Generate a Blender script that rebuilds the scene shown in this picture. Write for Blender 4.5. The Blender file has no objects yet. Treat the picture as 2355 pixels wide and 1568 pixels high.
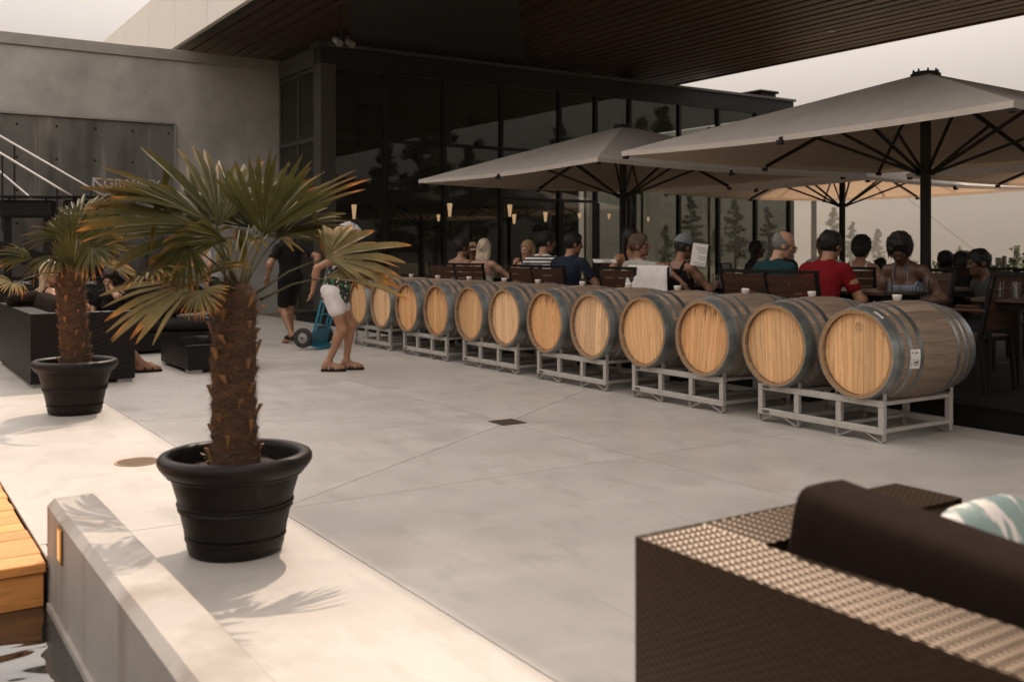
import bpy, math, random
import numpy as np
from mathutils import Vector, Matrix, Euler
random.seed(7)
rng = np.random.default_rng(11)
R = math.radians
sc = bpy.context.scene
col = sc.collection

# ------------------------------------------------------------------ camera, world, sun, exposure
H = 1.28                       # eye height
F = 2288.6                     # focal length, in the 2354 px wide reading of the photograph
CX, HY = 1177.0, 577.0         # principal column and horizon row in that reading
cd = bpy.data.cameras.new('camera'); cam = bpy.data.objects.new('camera', cd); col.objects.link(cam)
cam.location = (0, 0, H); cam.rotation_euler = (R(90), 0, R(-33.26))
cd.sensor_width = 36; cd.lens = 35.0; cd.shift_y = -0.0879
cd.clip_start = 0.05; cd.clip_end = 3000
cd.dof.use_dof = True; cd.dof.focus_distance = 8.2; cd.dof.aperture_fstop = 3.2
sc.camera = cam

SUN_DIR = Vector((0.54, 0.62, 1.0)).normalized()      # towards the sun
el = math.asin(SUN_DIR.z); az = math.atan2(SUN_DIR.x, SUN_DIR.y)
w = bpy.data.worlds.new('World'); sc.world = w; w.use_nodes = True
nt = w.node_tree; nt.nodes.clear()
sky = nt.nodes.new('ShaderNodeTexSky'); sky.sky_type = 'NISHITA'; sky.sun_disc = False
sky.sun_elevation = el; sky.sun_rotation = az; sky.altitude = 300
sky.air_density = 1.0; sky.dust_density = 8.0; sky.ozone_density = 1.0
hs = nt.nodes.new('ShaderNodeHueSaturation'); hs.inputs['Saturation'].default_value = 0.25
tint = nt.nodes.new('ShaderNodeMix'); tint.data_type = 'RGBA'; tint.blend_type = 'MULTIPLY'
tint.inputs['Factor'].default_value = 1.0; tint.inputs['B'].default_value = (1.0, 0.902, 0.832, 1)
bg = nt.nodes.new('ShaderNodeBackground'); bg.inputs['Strength'].default_value = 0.125
wo = nt.nodes.new('ShaderNodeOutputWorld')
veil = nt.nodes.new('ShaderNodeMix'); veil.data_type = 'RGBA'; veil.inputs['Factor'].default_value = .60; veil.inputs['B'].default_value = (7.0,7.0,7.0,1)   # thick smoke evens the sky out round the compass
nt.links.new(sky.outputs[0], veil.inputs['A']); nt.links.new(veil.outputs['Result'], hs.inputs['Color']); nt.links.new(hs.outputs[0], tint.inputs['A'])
# sky brightness by height; middle elevations, above the view, lifted to light the shade
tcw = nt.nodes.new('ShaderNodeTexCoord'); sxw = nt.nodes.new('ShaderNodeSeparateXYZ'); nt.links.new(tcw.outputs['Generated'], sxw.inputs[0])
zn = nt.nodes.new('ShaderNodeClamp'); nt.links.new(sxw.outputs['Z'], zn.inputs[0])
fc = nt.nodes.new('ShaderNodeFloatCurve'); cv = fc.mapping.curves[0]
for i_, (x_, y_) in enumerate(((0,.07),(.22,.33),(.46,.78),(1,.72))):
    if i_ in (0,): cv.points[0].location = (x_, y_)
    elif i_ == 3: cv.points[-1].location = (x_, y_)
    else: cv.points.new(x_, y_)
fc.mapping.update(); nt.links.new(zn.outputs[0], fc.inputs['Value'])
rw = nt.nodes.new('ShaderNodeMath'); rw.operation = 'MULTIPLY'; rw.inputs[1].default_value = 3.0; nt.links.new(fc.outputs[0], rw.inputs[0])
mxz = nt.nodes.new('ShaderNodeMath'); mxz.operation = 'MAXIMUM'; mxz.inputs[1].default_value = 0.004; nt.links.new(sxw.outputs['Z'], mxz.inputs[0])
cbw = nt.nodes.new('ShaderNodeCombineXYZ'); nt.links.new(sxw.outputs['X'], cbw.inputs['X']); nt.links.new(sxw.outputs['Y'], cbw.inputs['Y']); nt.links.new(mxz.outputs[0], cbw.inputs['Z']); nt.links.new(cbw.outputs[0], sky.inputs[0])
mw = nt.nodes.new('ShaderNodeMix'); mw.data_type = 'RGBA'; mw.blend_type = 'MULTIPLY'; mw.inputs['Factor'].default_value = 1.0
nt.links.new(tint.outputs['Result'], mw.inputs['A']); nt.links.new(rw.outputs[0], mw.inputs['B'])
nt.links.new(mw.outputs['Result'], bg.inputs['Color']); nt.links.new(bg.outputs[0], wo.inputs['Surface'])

sd = bpy.data.lights.new('sun', 'SUN'); sun = bpy.data.objects.new('sun', sd); col.objects.link(sun)
sd.energy = 3.5; sd.angle = R(0.6); sd.color = (1.0, 0.80, 0.63)
sun.rotation_euler = SUN_DIR.to_track_quat('Z', 'Y').to_euler(); sun.location = (0, 0, 30)

sc.view_settings.view_transform = 'Standard'; sc.view_settings.look = 'None'
sc.view_settings.exposure = 0.10; sc.view_settings.gamma = 1.0; sc.view_settings.use_curve_mapping = False
sc.render.engine = 'CYCLES'; sc.cycles.use_denoising = True
sc.cycles.max_bounces = 8; sc.cycles.diffuse_bounces = 4; sc.cycles.transparent_max_bounces = 12
sc.cycles.caustics_reflective = False; sc.cycles.caustics_refractive = False

# ------------------------------------------------------------------ helpers
def V(*a): return Vector(a)
def ray(px):
    u = (px - CX) / F
    return (.8362*u + .5484, -.5484*u + .8362)
def at(px, py, zc):
    a, b = ray(px)
    return V(a*zc, b*zc, H - (py - HY)*zc/F)
def gnd(px, py, z=0.0):
    return at(px, py, (H - z)*F/(py - HY))

def setup(o, label=None, cat=None, group=None, kind=None):
    if label: o['label'] = label
    if cat: o['category'] = cat
    if group: o['group'] = group
    if kind: o['kind'] = kind
    return o
def thing(name, loc, label, cat, group=None, rz=0.0):
    o = bpy.data.objects.new(name, None); col.objects.link(o)
    o.location = loc; o.rotation_euler = (0, 0, rz); o.empty_display_size = .1
    return setup(o, label, cat, group)
def clone(o, parent=None):
    c = o.copy(); col.objects.link(c)
    if parent is not None: c.parent = parent
    for ch in o.children: clone(ch, c)
    return c

class MB:
    """collects shapes into one mesh"""
    def __init__(s): s.v = []; s.f = []; s.m = []; s.mi = 0; s.attr = []
    def add(s, vs, fs, at=None):
        n = len(s.v); s.v.extend([tuple(p) for p in vs])
        s.f.extend([tuple(i + n for i in f) for f in fs]); s.m.extend([s.mi]*len(fs))
        s.attr.extend(at if at is not None else [0.0]*len(vs))
        return s
    def box(s, x0, y0, z0, x1, y1, z1):
        return s.add([(x0,y0,z0),(x1,y0,z0),(x1,y1,z0),(x0,y1,z0),(x0,y0,z1),(x1,y0,z1),(x1,y1,z1),(x0,y1,z1)],
                     [(0,3,2,1),(4,5,6,7),(0,1,5,4),(1,2,6,5),(2,3,7,6),(3,0,4,7)])
    def bbox(s, x0, y0, z0, x1, y1, z1, b=.004):
        """box with chamfered edges"""
        vs = []; fs = []
        xs, ys, zs = (x0, x1), (y0, y1), (z0, z1)
        idx = {}
        for i in (0,1):
            for j in (0,1):
                for k in (0,1):
                    sx, sy, sz = (b if i == 0 else -b), (b if j == 0 else -b), (b if k == 0 else -b)
                    idx[i,j,k,'x'] = len(vs); vs.append((xs[i], ys[j]+sy, zs[k]+sz))
                    idx[i,j,k,'y'] = len(vs); vs.append((xs[i]+sx, ys[j], zs[k]+sz))
                    idx[i,j,k,'z'] = len(vs); vs.append((xs[i]+sx, ys[j]+sy, zs[k]))
        q = lambda *t: fs.append(tuple(idx[a] for a in t))
        for i in (0,1):
            r = 1 if i else -1
            o = [(0,0),(1,0),(1,1),(0,1)]
            if r < 0: o = o[::-1]
            q(*[(i,a,b_,'x') for a,b_ in o]); q(*[(b_,i,a,'y') for a,b_ in o]); q(*[(a,b_,i,'z') for a,b_ in o])
        for i in (0,1):
            for j in (0,1):
                q((i,j,0,'x'),(i,j,1,'x'),(i,j,1,'y'),(i,j,0,'y'))
                q((0,i,j,'y'),(1,i,j,'y'),(1,i,j,'z'),(0,i,j,'z'))
                q((i,0,j,'z'),(i,1,j,'z'),(i,1,j,'x'),(i,0,j,'x'))
                for k in (0,1): q((i,j,k,'x'),(i,j,k,'y'),(i,j,k,'z'))
        return s.add(vs, fs)
    def bar(s, a, b, w, h, up=(0,0,1)):
        a, b = Vector(a), Vector(b); d = (b - a).normalized(); up = Vector(up)
        if abs(d.dot(up)) > .98: up = V(1,0,0)
        x = d.cross(up).normalized()*w*.5; z = x.cross(d).normalized()*h*.5
        vs = [a-x-z, a+x-z, a+x+z, a-x+z, b-x-z, b+x-z, b+x+z, b-x+z]
        return s.add(vs, [(0,1,2,3),(7,6,5,4),(0,4,5,1),(1,5,6,2),(2,6,7,3),(3,7,4,0)])
    def cyl(s, a, b, r0, r1=None, n=12, caps=True):
        return s.tube([a, b], [r0, r0 if r1 is None else r1], n, caps)
    def tube(s, pts, r, n=8, caps=True, closed=False):
        pts = [Vector(p) for p in pts]; m = len(pts)
        if not hasattr(r, '__len__'): r = [r]*m
        vs = []; fs = []; ref = None
        for i, p in enumerate(pts):
            if closed: d = pts[(i+1) % m] - pts[i-1]
            else: d = pts[min(i+1, m-1)] - pts[max(i-1, 0)]
            d.normalize()
            if ref is None:
                ref = d.cross(V(0,0,1))
                if ref.length < .05: ref = d.cross(V(1,0,0))
            ref = (ref - d*ref.dot(d)).normalized(); y = d.cross(ref)
            for k in range(n):
                t = 2*math.pi*k/n
                vs.append(p + ref*(math.cos(t)*r[i]) + y*(math.sin(t)*r[i]))
        for i in range(m if closed else m-1):
            for k in range(n):
                a0, b0 = i*n + k, i*n + (k+1) % n; j = ((i+1) % m)*n
                fs.append((a0, b0, j + (k+1) % n, j + k))
        if caps and not closed:
            fs.append(tuple(range(n))[::-1]); fs.append(tuple((m-1)*n + k for k in range(n)))
        return s.add(vs, fs)
    def lathe(s, prof, n=32, c=(0,0,0), axis='z', closed=False):
        vs = []; fs = []; m = len(prof)
        for i, (r, h) in enumerate(prof):
            for k in range(n):
                t = 2*math.pi*k/n; a, b = r*math.cos(t), r*math.sin(t)
                vs.append((c[0]+a, c[1]+b, c[2]+h) if axis == 'z' else (c[0]+h, c[1]+a, c[2]+b))
        for i in range(m if closed else m-1):
            for k in range(n):
                j = ((i+1) % m)*n
                fs.append((i*n+k, i*n+(k+1) % n, j+(k+1) % n, j+k))
        return s.add(vs, fs)
    def prism(s, poly, z0, z1):
        n = len(poly)
        vs = [(x,y,z0) for x,y in poly] + [(x,y,z1) for x,y in poly]
        fs = [tuple(range(n))[::-1], tuple(range(n, 2*n))] + [(i,(i+1)%n,n+(i+1)%n,n+i) for i in range(n)]
        return s.add(vs, fs)
    def quad(s, a, b, c, d): return s.add([a,b,c,d], [(0,1,2,3)])
    def pillow(s, c, ax, ay, az, e=.42, n=20, m=12, ev=.75):
        """superellipsoid cushion; ax, ay, az are half-axis vectors"""
        c, ax, ay, az = map(Vector, (c, ax, ay, az))
        sg = lambda x, p: math.copysign(abs(x)**p, x)
        vs = []; fs = []
        for i in range(m+1):
            ph = -math.pi/2 + math.pi*i/m
            for k in range(n):
                t = 2*math.pi*k/n
                cp = sg(math.cos(ph), ev)
                vs.append(c + ax*(cp*sg(math.cos(t), e)) + ay*(cp*sg(math.sin(t), e)) + az*sg(math.sin(ph), .8))
        for i in range(m):
            for k in range(n):
                fs.append((i*n+k, i*n+(k+1)%n, (i+1)*n+(k+1)%n, (i+1)*n+k))
        return s.add(vs, fs)
    def bolster(s, c, hx, hy, hz, r=.05, n=28, m=44, top=None):
        """long cushion along y with rounded edges; top(y) lifts its upper edge"""
        sg = lambda x, p: math.copysign(abs(x)**p, x); vs = []; fs = []
        for i in range(m+1):
            y = -hy + 2*hy*i/m; e = min(1, (hy-abs(y))/r); k = .55+.45*math.sqrt(max(0, 1-(1-e)**2)) if e < 1 else 1.0
            sag = 1 + .03*math.sin(y*7+1)
            for j in range(n):
                t = 2*math.pi*j/n; x, z = sg(math.cos(t), .38)*hx*(1-(1-k)*.9)*sag, sg(math.sin(t), .38)*hz*k
                if top and z > 0: z += top(c[1]+y)*(z/hz)
                vs.append((c[0]+x, c[1]+y, c[2]+z))
        for i in range(m):
            for j in range(n): fs.append((i*n+j, (i+1)*n+j, (i+1)*n+(j+1)%n, i*n+(j+1)%n))
        fs.append(tuple(range(n))); fs.append(tuple(m*n+j for j in range(n))[::-1])
        return s.add(vs, fs)
    def mesh(s, name, off=None, attr=None):
        me = bpy.data.meshes.new(name)
        vs = s.v if off is None else [(a-off[0], b-off[1], c-off[2]) for a,b,c in s.v]
        me.from_pydata(vs, [], s.f)
        if attr:
            a = me.attributes.new(attr, 'FLOAT', 'POINT'); a.data.foreach_set('value', s.attr)
        return me
    def build(s, name, mats, parent=None, smooth=False, off=None, attr=None, rel=False):
        """rel: coordinates are world ones, made relative to the parent's place"""
        if rel and parent is not None:
            r = parent
            while r.parent is not None: r = r.parent
            off = r.location
        me = s.mesh(name, off, attr)
        if not isinstance(mats, (list, tuple)): mats = [mats]
        for m in mats: me.materials.append(m)
        if any(s.m): me.polygons.foreach_set('material_index', s.m)
        o = bpy.data.objects.new(name, me); col.objects.link(o)
        if parent is not None: o.parent = parent
        if smooth: shade(me, smooth)
        me.update()
        return o
def shade(me, ang=True):
    me.polygons.foreach_set('use_smooth', [True]*len(me.polygons))
    if ang is not True: me.set_sharp_from_angle(angle=R(ang))
def share(src, name, parent, loc=(0,0,0), rot=(0,0,0), mat=None):
    o = bpy.data.objects.new(name, src.data); col.objects.link(o); o.parent = parent
    o.location = loc; o.rotation_euler = rot
    return o
def text(body, size, name, mat, parent, M, extrude=.002, sx=1.0):
    cu = bpy.data.curves.new(name, 'FONT'); cu.body = body; cu.size = size; cu.extrude = extrude; cu.align_x = 'LEFT'
    tmp = bpy.data.objects.new('tmp', cu); col.objects.link(tmp)
    bpy.context.view_layer.update()
    dg = bpy.context.evaluated_depsgraph_get()
    me = bpy.data.meshes.new_from_object(tmp.evaluated_get(dg))
    bpy.data.objects.remove(tmp); me.name = name
    me.transform(M @ Matrix.Diagonal((sx, 1, 1, 1))); me.materials.clear(); me.materials.append(mat)
    o = bpy.data.objects.new(name, me); col.objects.link(o); o.parent = parent
    return o

# ------------------------------------------------------------------ materials
def mat(name, c=(.5,.5,.5), rough=.6, metal=0.0, spec=.5, var=0.0, vs=6.0, stretch=(1,1,1), c2=None, bump=0.0, bs=60.0,
        bstretch=(1,1,1), detail=6.0, objvar=0.0, coat=0.0, rvar=0.0):
    m = bpy.data.materials.new(name); m.use_nodes = True
    n, l = m.node_tree.nodes, m.node_tree.links
    p = n['Principled BSDF']
    p.inputs['Base Color'].default_value = (*c, 1); p.inputs['Roughness'].default_value = rough
    p.inputs['Metallic'].default_value = metal; p.inputs['Specular IOR Level'].default_value = spec
    p.inputs['Coat Weight'].default_value = coat
    tc = n.new('ShaderNodeTexCoord')
    colsock = None
    if var or c2:
        mp = n.new('ShaderNodeMapping'); mp.inputs['Scale'].default_value = stretch
        l.new(tc.outputs['Object'], mp.inputs['Vector'])
        no = n.new('ShaderNodeTexNoise'); no.inputs['Scale'].default_value = vs; no.inputs['Detail'].default_value = detail
        no.inputs['Roughness'].default_value = .62
        l.new(mp.outputs[0], no.inputs['Vector'])
        rp = n.new('ShaderNodeValToRGB')
        a = tuple(x*(1-var) for x in c); b = c2 if c2 else tuple(min(1, x*(1+var)) for x in c)
        rp.color_ramp.elements[0].color = (*a, 1); rp.color_ramp.elements[1].color = (*b, 1)
        rp.color_ramp.elements[0].position = .32; rp.color_ramp.elements[1].position = .68
        l.new(no.outputs['Fac'], rp.inputs['Fac']); colsock = rp.outputs['Color']
        if rvar:
            mr = n.new('ShaderNodeMapRange'); mr.inputs['To Min'].default_value = rough - rvar; mr.inputs['To Max'].default_value = rough + rvar
            l.new(no.outputs['Fac'], mr.inputs['Value']); l.new(mr.outputs[0], p.inputs['Roughness'])
    if objvar:
        oi = n.new('ShaderNodeObjectInfo'); mr = n.new('ShaderNodeMapRange')
        mr.inputs['To Min'].default_value = 1-objvar; mr.inputs['To Max'].default_value = 1+objvar
        l.new(oi.outputs['Random'], mr.inputs['Value'])
        mx = n.new('ShaderNodeMix'); mx.data_type = 'RGBA'; mx.blend_type = 'MULTIPLY'; mx.inputs['Factor'].default_value = 1
        if colsock is not None: l.new(colsock, mx.inputs['A'])
        else: mx.inputs['A'].default_value = (*c, 1)
        l.new(mr.outputs[0], mx.inputs['B']); colsock = mx.outputs['Result']
    if colsock is not None: l.new(colsock, p.inputs['Base Color'])
    if bump:
        mp = n.new('ShaderNodeMapping'); mp.inputs['Scale'].default_value = bstretch
        l.new(tc.outputs['Object'], mp.inputs['Vector'])
        no = n.new('ShaderNodeTexNoise'); no.inputs['Scale'].default_value = bs; no.inputs['Detail'].default_value = 4
        l.new(mp.outputs[0], no.inputs['Vector'])
        b = n.new('ShaderNodeBump'); b.inputs['Strength'].default_value = bump; b.inputs['Distance'].default_value = .01
        l.new(no.outputs['Fac'], b.inputs['Height']); l.new(b.outputs[0], p.inputs['Normal'])
    m['p'] = 1
    return m
def nodes(m): return m.node_tree.nodes, m.node_tree.links, m.node_tree.nodes['Principled BSDF']
def add_layer(m, c, scale, stretch=(1,1,1), lo=.5, hi=.6, fac=1.0, coord='Object', detail=5, off=(0,0,0)):
    """mix a second colour in where a noise passes a threshold (stains, wear)"""
    n, l, p = nodes(m)
    tc = n.new('ShaderNodeTexCoord'); mp = n.new('ShaderNodeMapping'); mp.inputs['Scale'].default_value = stretch; mp.inputs['Location'].default_value = off
    l.new(tc.outputs[coord], mp.inputs['Vector'])
    no = n.new('ShaderNodeTexNoise'); no.inputs['Scale'].default_value = scale; no.inputs['Detail'].default_value = detail
    l.new(mp.outputs[0], no.inputs['Vector'])
    mr = n.new('ShaderNodeMapRange'); mr.inputs['From Min'].default_value = lo; mr.inputs['From Max'].default_value = hi
    mr.inputs['To Max'].default_value = fac
    l.new(no.outputs['Fac'], mr.inputs['Value'])
    mx = n.new('ShaderNodeMix'); mx.data_type = 'RGBA'; mx.inputs['B'].default_value = (*c, 1)
    l.new(mr.outputs[0], mx.inputs['Factor'])
    old = p.inputs['Base Color'].links
    if old: l.new(old[0].from_socket, mx.inputs['A'])
    else: mx.inputs['A'].default_value = p.inputs['Base Color'].default_value
    l.new(mx.outputs['Result'], p.inputs['Base Color'])
    return m

M = {}
M['slab'] = mat('troweled_concrete', (.435,.405,.37), .45, var=.12, vs=1.1, rvar=.10, bump=.05, bs=25, detail=8, objvar=.03)
add_layer(M['slab'], (.30,.27,.24), 1.7, (1,.45,1), .52, .75, .55); add_layer(M['slab'], (.34,.25,.21), .9, (1,1,1), .58, .8, .35, off=(5,3,0))
add_layer(M['slab'], (.27,.255,.225), 5.5, (1,.5,1), .53, .70, .45, off=(2,8,0), detail=8)
add_layer(M['slab'], (.56,.53,.49), 3.2, (.6,1,1), .55, .72, .5, off=(7,1,0), detail=8)
add_layer(M['slab'], (.20,.18,.16), 34, (1,1,1), .74, .78, .7, detail=2)
add_layer(M['slab'], (.30,.285,.26), 9, (1,.18,1), .60, .72, .35, off=(1,4,0), detail=4)
add_layer(M['slab'], (.36,.335,.30), 120, (1,1,1), .55, .70, .5, detail=2)
M['joint'] = mat('joint_filler', (.16,.125,.10), .9)
M['wallc'] = mat('cast_concrete', (.31,.297,.278), .75, var=.24, vs=.9, bump=.15, bs=18, detail=9)
add_layer(M['wallc'], (.18,.165,.15), 1.3, (1,1,.35), .55, .75, .6); add_layer(M['wallc'], (.40,.375,.345), 3, (1,1,.5), .56, .7, .4, off=(3,1,7))
M['wallp'] = mat('stained_concrete', (.105,.097,.089), .75, var=.25, vs=1.2, bump=.2, bs=20, detail=9)
add_layer(M['wallp'], (.045,.041,.038), 2.6, (1,1,.16), .46, .62, .85); add_layer(M['wallp'], (.24,.22,.20), 3.4, (1,1,.13), .55, .66, .55, off=(9,0,4))
M['lowwall'] = mat('smooth_concrete', (.34,.31,.28), .65, var=.1, vs=3, bump=.12, bs=30, detail=8)
add_layer(M['lowwall'], (.17,.13,.095), 5, (1,1,.18), .47, .75, .7)
M['cedar'] = mat('cedar_boards', (.60,.25,.065), .55, var=.30, vs=9, stretch=(.35,4,4), bump=.15, bs=40, bstretch=(.15,3,3), objvar=.18)
add_layer(M['cedar'], (.09,.035,.015), 7, (1,1.6,1.6), .73, .78, .8, detail=2)
M['darkmetal'] = mat('dark_bronze_metal', (.006,.0055,.0055), .45, spec=.2, metal=.0, var=.1, vs=4)
M['greymetal'] = mat('grey_metal_cladding', (.068,.061,.056), .4, metal=.4, var=.08, vs=3)
M['capmetal'] = mat('galvanised_cap', (.27,.25,.23), .45, metal=.4, var=.1, vs=4)
M['fascia'] = mat('white_fascia', (.84,.78,.72), .5, var=.03, vs=2, objvar=.02)
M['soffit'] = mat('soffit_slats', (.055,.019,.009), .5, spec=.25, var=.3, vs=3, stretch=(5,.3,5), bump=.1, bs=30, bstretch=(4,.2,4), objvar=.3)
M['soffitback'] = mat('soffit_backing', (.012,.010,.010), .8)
M['black'] = mat('black_paint', (.005,.0045,.0045), .5, spec=.15)
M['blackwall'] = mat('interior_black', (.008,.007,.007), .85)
M['deck'] = mat('dark_deck_boards', (.004,.0035,.003), .8, spec=.1, var=.25, vs=6, stretch=(4,.4,4))
M['steel'] = mat('rack_steel', (.44,.41,.375), .5, metal=.35, var=.1, vs=14, bump=.04, bs=120)
M['galv'] = mat('galvanised_hoop', (.30,.315,.31), .38, objvar=.28, metal=.75, var=.28, vs=9, bump=.06, bs=60, rvar=.12)
M['stave'] = mat('weathered_oak_staves', (.235,.165,.112), .7, var=.24, vs=7, stretch=(.6,6,6), bump=.25, bs=30, bstretch=(.3,5,5), objvar=.26)
add_layer(M['stave'], (.15,.105,.075), 4, (.6,2,2), .56, .75, .6)
M['chime'] = mat('oak_chime', (.30,.17,.075), .6, var=.35, vs=12)
add_layer(M['chime'], (.10,.035,.015), 5, (1,1,1), .52, .68, .75)
def headmat(name, seed, stain, base=(.67,.395,.19)):
    m = mat(name, base, .5, objvar=.20)
    n, l, p = nodes(m)
    tc = n.new('ShaderNodeTexCoord'); oi = n.new('ShaderNodeObjectInfo')
    sc_ = n.new('ShaderNodeVectorMath'); sc_.operation = 'SCALE'; sc_.inputs[0].default_value = (3.1,17.3,23.7); l.new(oi.outputs['Random'], sc_.inputs['Scale'])
    av = n.new('ShaderNodeVectorMath'); av.operation = 'ADD'; l.new(tc.outputs['Object'], av.inputs[0]); l.new(sc_.outputs[0], av.inputs[1])
    def layer(node, scale, c, f0, f1, amt):
        mp = n.new('ShaderNodeMapping'); mp.inputs['Scale'].default_value = scale; l.new(av.outputs[0], mp.inputs[0]); l.new(mp.outputs[0], node.inputs[0])
        mr = n.new('ShaderNodeMapRange'); mr.inputs['From Min'].default_value = f0; mr.inputs['From Max'].default_value = f1; mr.inputs['To Max'].default_value = amt; l.new(node.outputs['Fac'], mr.inputs['Value'])
        mx = n.new('ShaderNodeMix'); mx.data_type = 'RGBA'; mx.inputs['B'].default_value = (*c, 1)
        l.new(p.inputs['Base Color'].links[0].from_socket, mx.inputs['A']); l.new(mr.outputs[0], mx.inputs['Factor']); l.new(mx.outputs['Result'], p.inputs['Base Color'])
    def noise(d, r=.6):
        q = n.new('ShaderNodeTexNoise'); q.inputs['Scale'].default_value = 1; q.inputs['Detail'].default_value = d; q.inputs['Roughness'].default_value = r; return q
    layer(noise(6), (1,95,5), (.42,.20,.07), .50, .72, .55)      # fine straight grain
    layer(noise(4), (1,9,2.2), (.76,.50,.26), .50, .75, .55)      # pale broad patches
    layer(noise(3), (1,28,9), (.33,.145,.045), .60, .74, .50)     # flecks
    wv = n.new('ShaderNodeTexWave'); wv.bands_direction = 'Y'; wv.inputs['Scale'].default_value = 1; wv.inputs['Distortion'].default_value = 14; wv.inputs['Detail'].default_value = 2; wv.inputs['Detail Scale'].default_value = .35
    layer(wv, (1,7,2.4), (.36,.165,.055), .72, .98, .34)
    if stain:
        # wine runs: dark streaks that start at the top of the head
        sx = n.new('ShaderNodeSeparateXYZ'); l.new(tc.outputs['Object'], sx.inputs[0])
        no = n.new('ShaderNodeTexNoise'); no.inputs['Scale'].default_value = 13; no.inputs['Detail'].default_value = 4
        mp2 = n.new('ShaderNodeMapping'); mp2.inputs['Scale'].default_value = (1,2.4,.35); mp2.inputs['Location'].default_value = (seed*3, seed, 0); l.new(tc.outputs['Object'], mp2.inputs[0]); l.new(mp2.outputs[0], no.inputs[0])
        ad = n.new('ShaderNodeMath'); ad.operation = 'MULTIPLY_ADD'; ad.inputs[1].default_value = 1.5; ad.inputs[2].default_value = -.25 + stain; l.new(sx.outputs['Z'], ad.inputs[0])
        su = n.new('ShaderNodeMath'); su.operation = 'ADD'; l.new(ad.outputs[0], su.inputs[0]); l.new(no.outputs['Fac'], su.inputs[1])
        m2 = n.new('ShaderNodeMapRange'); m2.inputs['From Min'].default_value = .60; m2.inputs['From Max'].default_value = .74; m2.inputs['To Max'].default_value = .85; l.new(su.outputs[0], m2.inputs['Value'])
        m3 = n.new('ShaderNodeMix'); m3.data_type = 'RGBA'; m3.inputs['B'].default_value = (.13,.045,.018,1)
        l.new(p.inputs['Base Color'].links[0].from_socket, m3.inputs['A']); l.new(m2.outputs[0], m3.inputs['Factor']); l.new(m3.outputs['Result'], p.inputs['Base Color'])
    return m
M['head'] = headmat('oak_head', 1.0, 0); M['head2'] = headmat('oak_head_stained', 4.0, .05, (.66,.355,.155)); M['head3'] = headmat('oak_head_pale', 7.0, -.10, (.72,.465,.26))
M['bung'] = mat('white_silicone_bung', (.70,.68,.64), .45)
M['wicker'] = mat('brown_wicker', (.018,.0105,.0065), .34, spec=.36, var=.3, vs=40, stretch=(1,1,1), objvar=.05)
_p = nodes(M['wicker'])[2]; _p.inputs['Specular Tint'].default_value = (1.0,.72,.48,1); _p.inputs['Sheen Weight'].default_value = .25; _p.inputs['Sheen Roughness'].default_value = .3; _p.inputs['Sheen Tint'].default_value = (1.0,.70,.42,1)
M['wickerd'] = mat('black_wicker', (.006,.0045,.004), .45, spec=.18, var=.3, vs=40)
M['cushion'] = mat('brown_cushion_fabric', (.015,.009,.0065), .95, spec=.06, var=.12, vs=30, bump=.2, bs=260)
M['cushiond'] = mat('black_cushion_fabric', (.010,.009,.009), .95, spec=.15, bump=.2, bs=260)
M['pot'] = mat('black_plastic_pot', (.008,.0055,.0045), .45, spec=.2, var=.25, vs=5, bump=.04, bs=50)
add_layer(M['pot'], (.035,.026,.020), 3.5, (1,1,.6), .56, .74, .6); add_layer(M['pot'], (.05,.04,.032), 45, (1,1,.3), .66, .72, .5)
M['soil'] = mat('potting_soil', (.030,.018,.012), .95, var=.5, vs=40, bump=.8, bs=60)
M['trunk'] = mat('palm_trunk', (.040,.021,.011), .9, var=.45, vs=14, stretch=(1,1,2), bump=.9, bs=35, bstretch=(1,1,4))
M['fibre'] = mat('palm_fibre', (.125,.058,.022), .8, var=.5, vs=20)
M['stub'] = mat('palm_leaf_base', (.20,.095,.035), .7, var=.5, vs=18)
M['petiole'] = mat('palm_petiole', (.060,.056,.022), .6, spec=.2, var=.3, vs=10)
def leafmat(name, g1, g2, dead):
    m = bpy.data.materials.new(name); m.use_nodes = True
    n, l, p = nodes(m)
    a = n.new('ShaderNodeAttribute'); a.attribute_name = 'tip'
    rp = n.new('ShaderNodeValToRGB'); e = rp.color_ramp.elements
    e[0].position = 0; e[0].color = (*g1, 1); e[1].position = 1; e[1].color = (.30,.12,.035,1)
    for q, c in ((.55, g2), (.85, tuple(.8*a_+.2*b for a_, b in zip(g2, dead))), (.945, dead)):
        x = e.new(q); x.color = (*c, 1)
    l.new(a.outputs['Fac'], rp.inputs[0])
    tc = n.new('ShaderNodeTexCoord'); no = n.new('ShaderNodeTexNoise'); no.inputs['Scale'].default_value = 14; l.new(tc.outputs['Object'], no.inputs[0])
    mx = n.new('ShaderNodeMix'); mx.data_type = 'RGBA'; mx.blend_type = 'MULTIPLY'; mx.inputs['Factor'].default_value = .6
    l.new(rp.outputs[0], mx.inputs['A']); l.new(no.outputs['Fac'], mx.inputs['B'])
    ml = n.new('ShaderNodeMix'); ml.data_type = 'RGBA'; ml.blend_type = 'MULTIPLY'; ml.inputs['Factor'].default_value = 1; ml.inputs['B'].default_value = (1.35,1.35,1.35,1)
    l.new(mx.outputs['Result'], ml.inputs['A'])
    l.new(ml.outputs['Result'], p.inputs['Base Color']); p.inputs['Roughness'].default_value = .5; p.inputs['Specular IOR Level'].default_value = .10
    tr = n.new('ShaderNodeBsdfTranslucent'); l.new(ml.outputs['Result'], tr.inputs['Color'])
    sh = n.new('ShaderNodeMixShader'); sh.inputs[0].default_value = .32
    out = n['Material Output']
    l.new(p.outputs[0], sh.inputs[1]); l.new(tr.outputs[0], sh.inputs[2]); l.new(sh.outputs[0], out.inputs['Surface'])
    return m
M['frond'] = leafmat('fan_palm_leaf', (.042,.042,.010), (.058,.056,.014), (.42,.17,.04))
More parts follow.
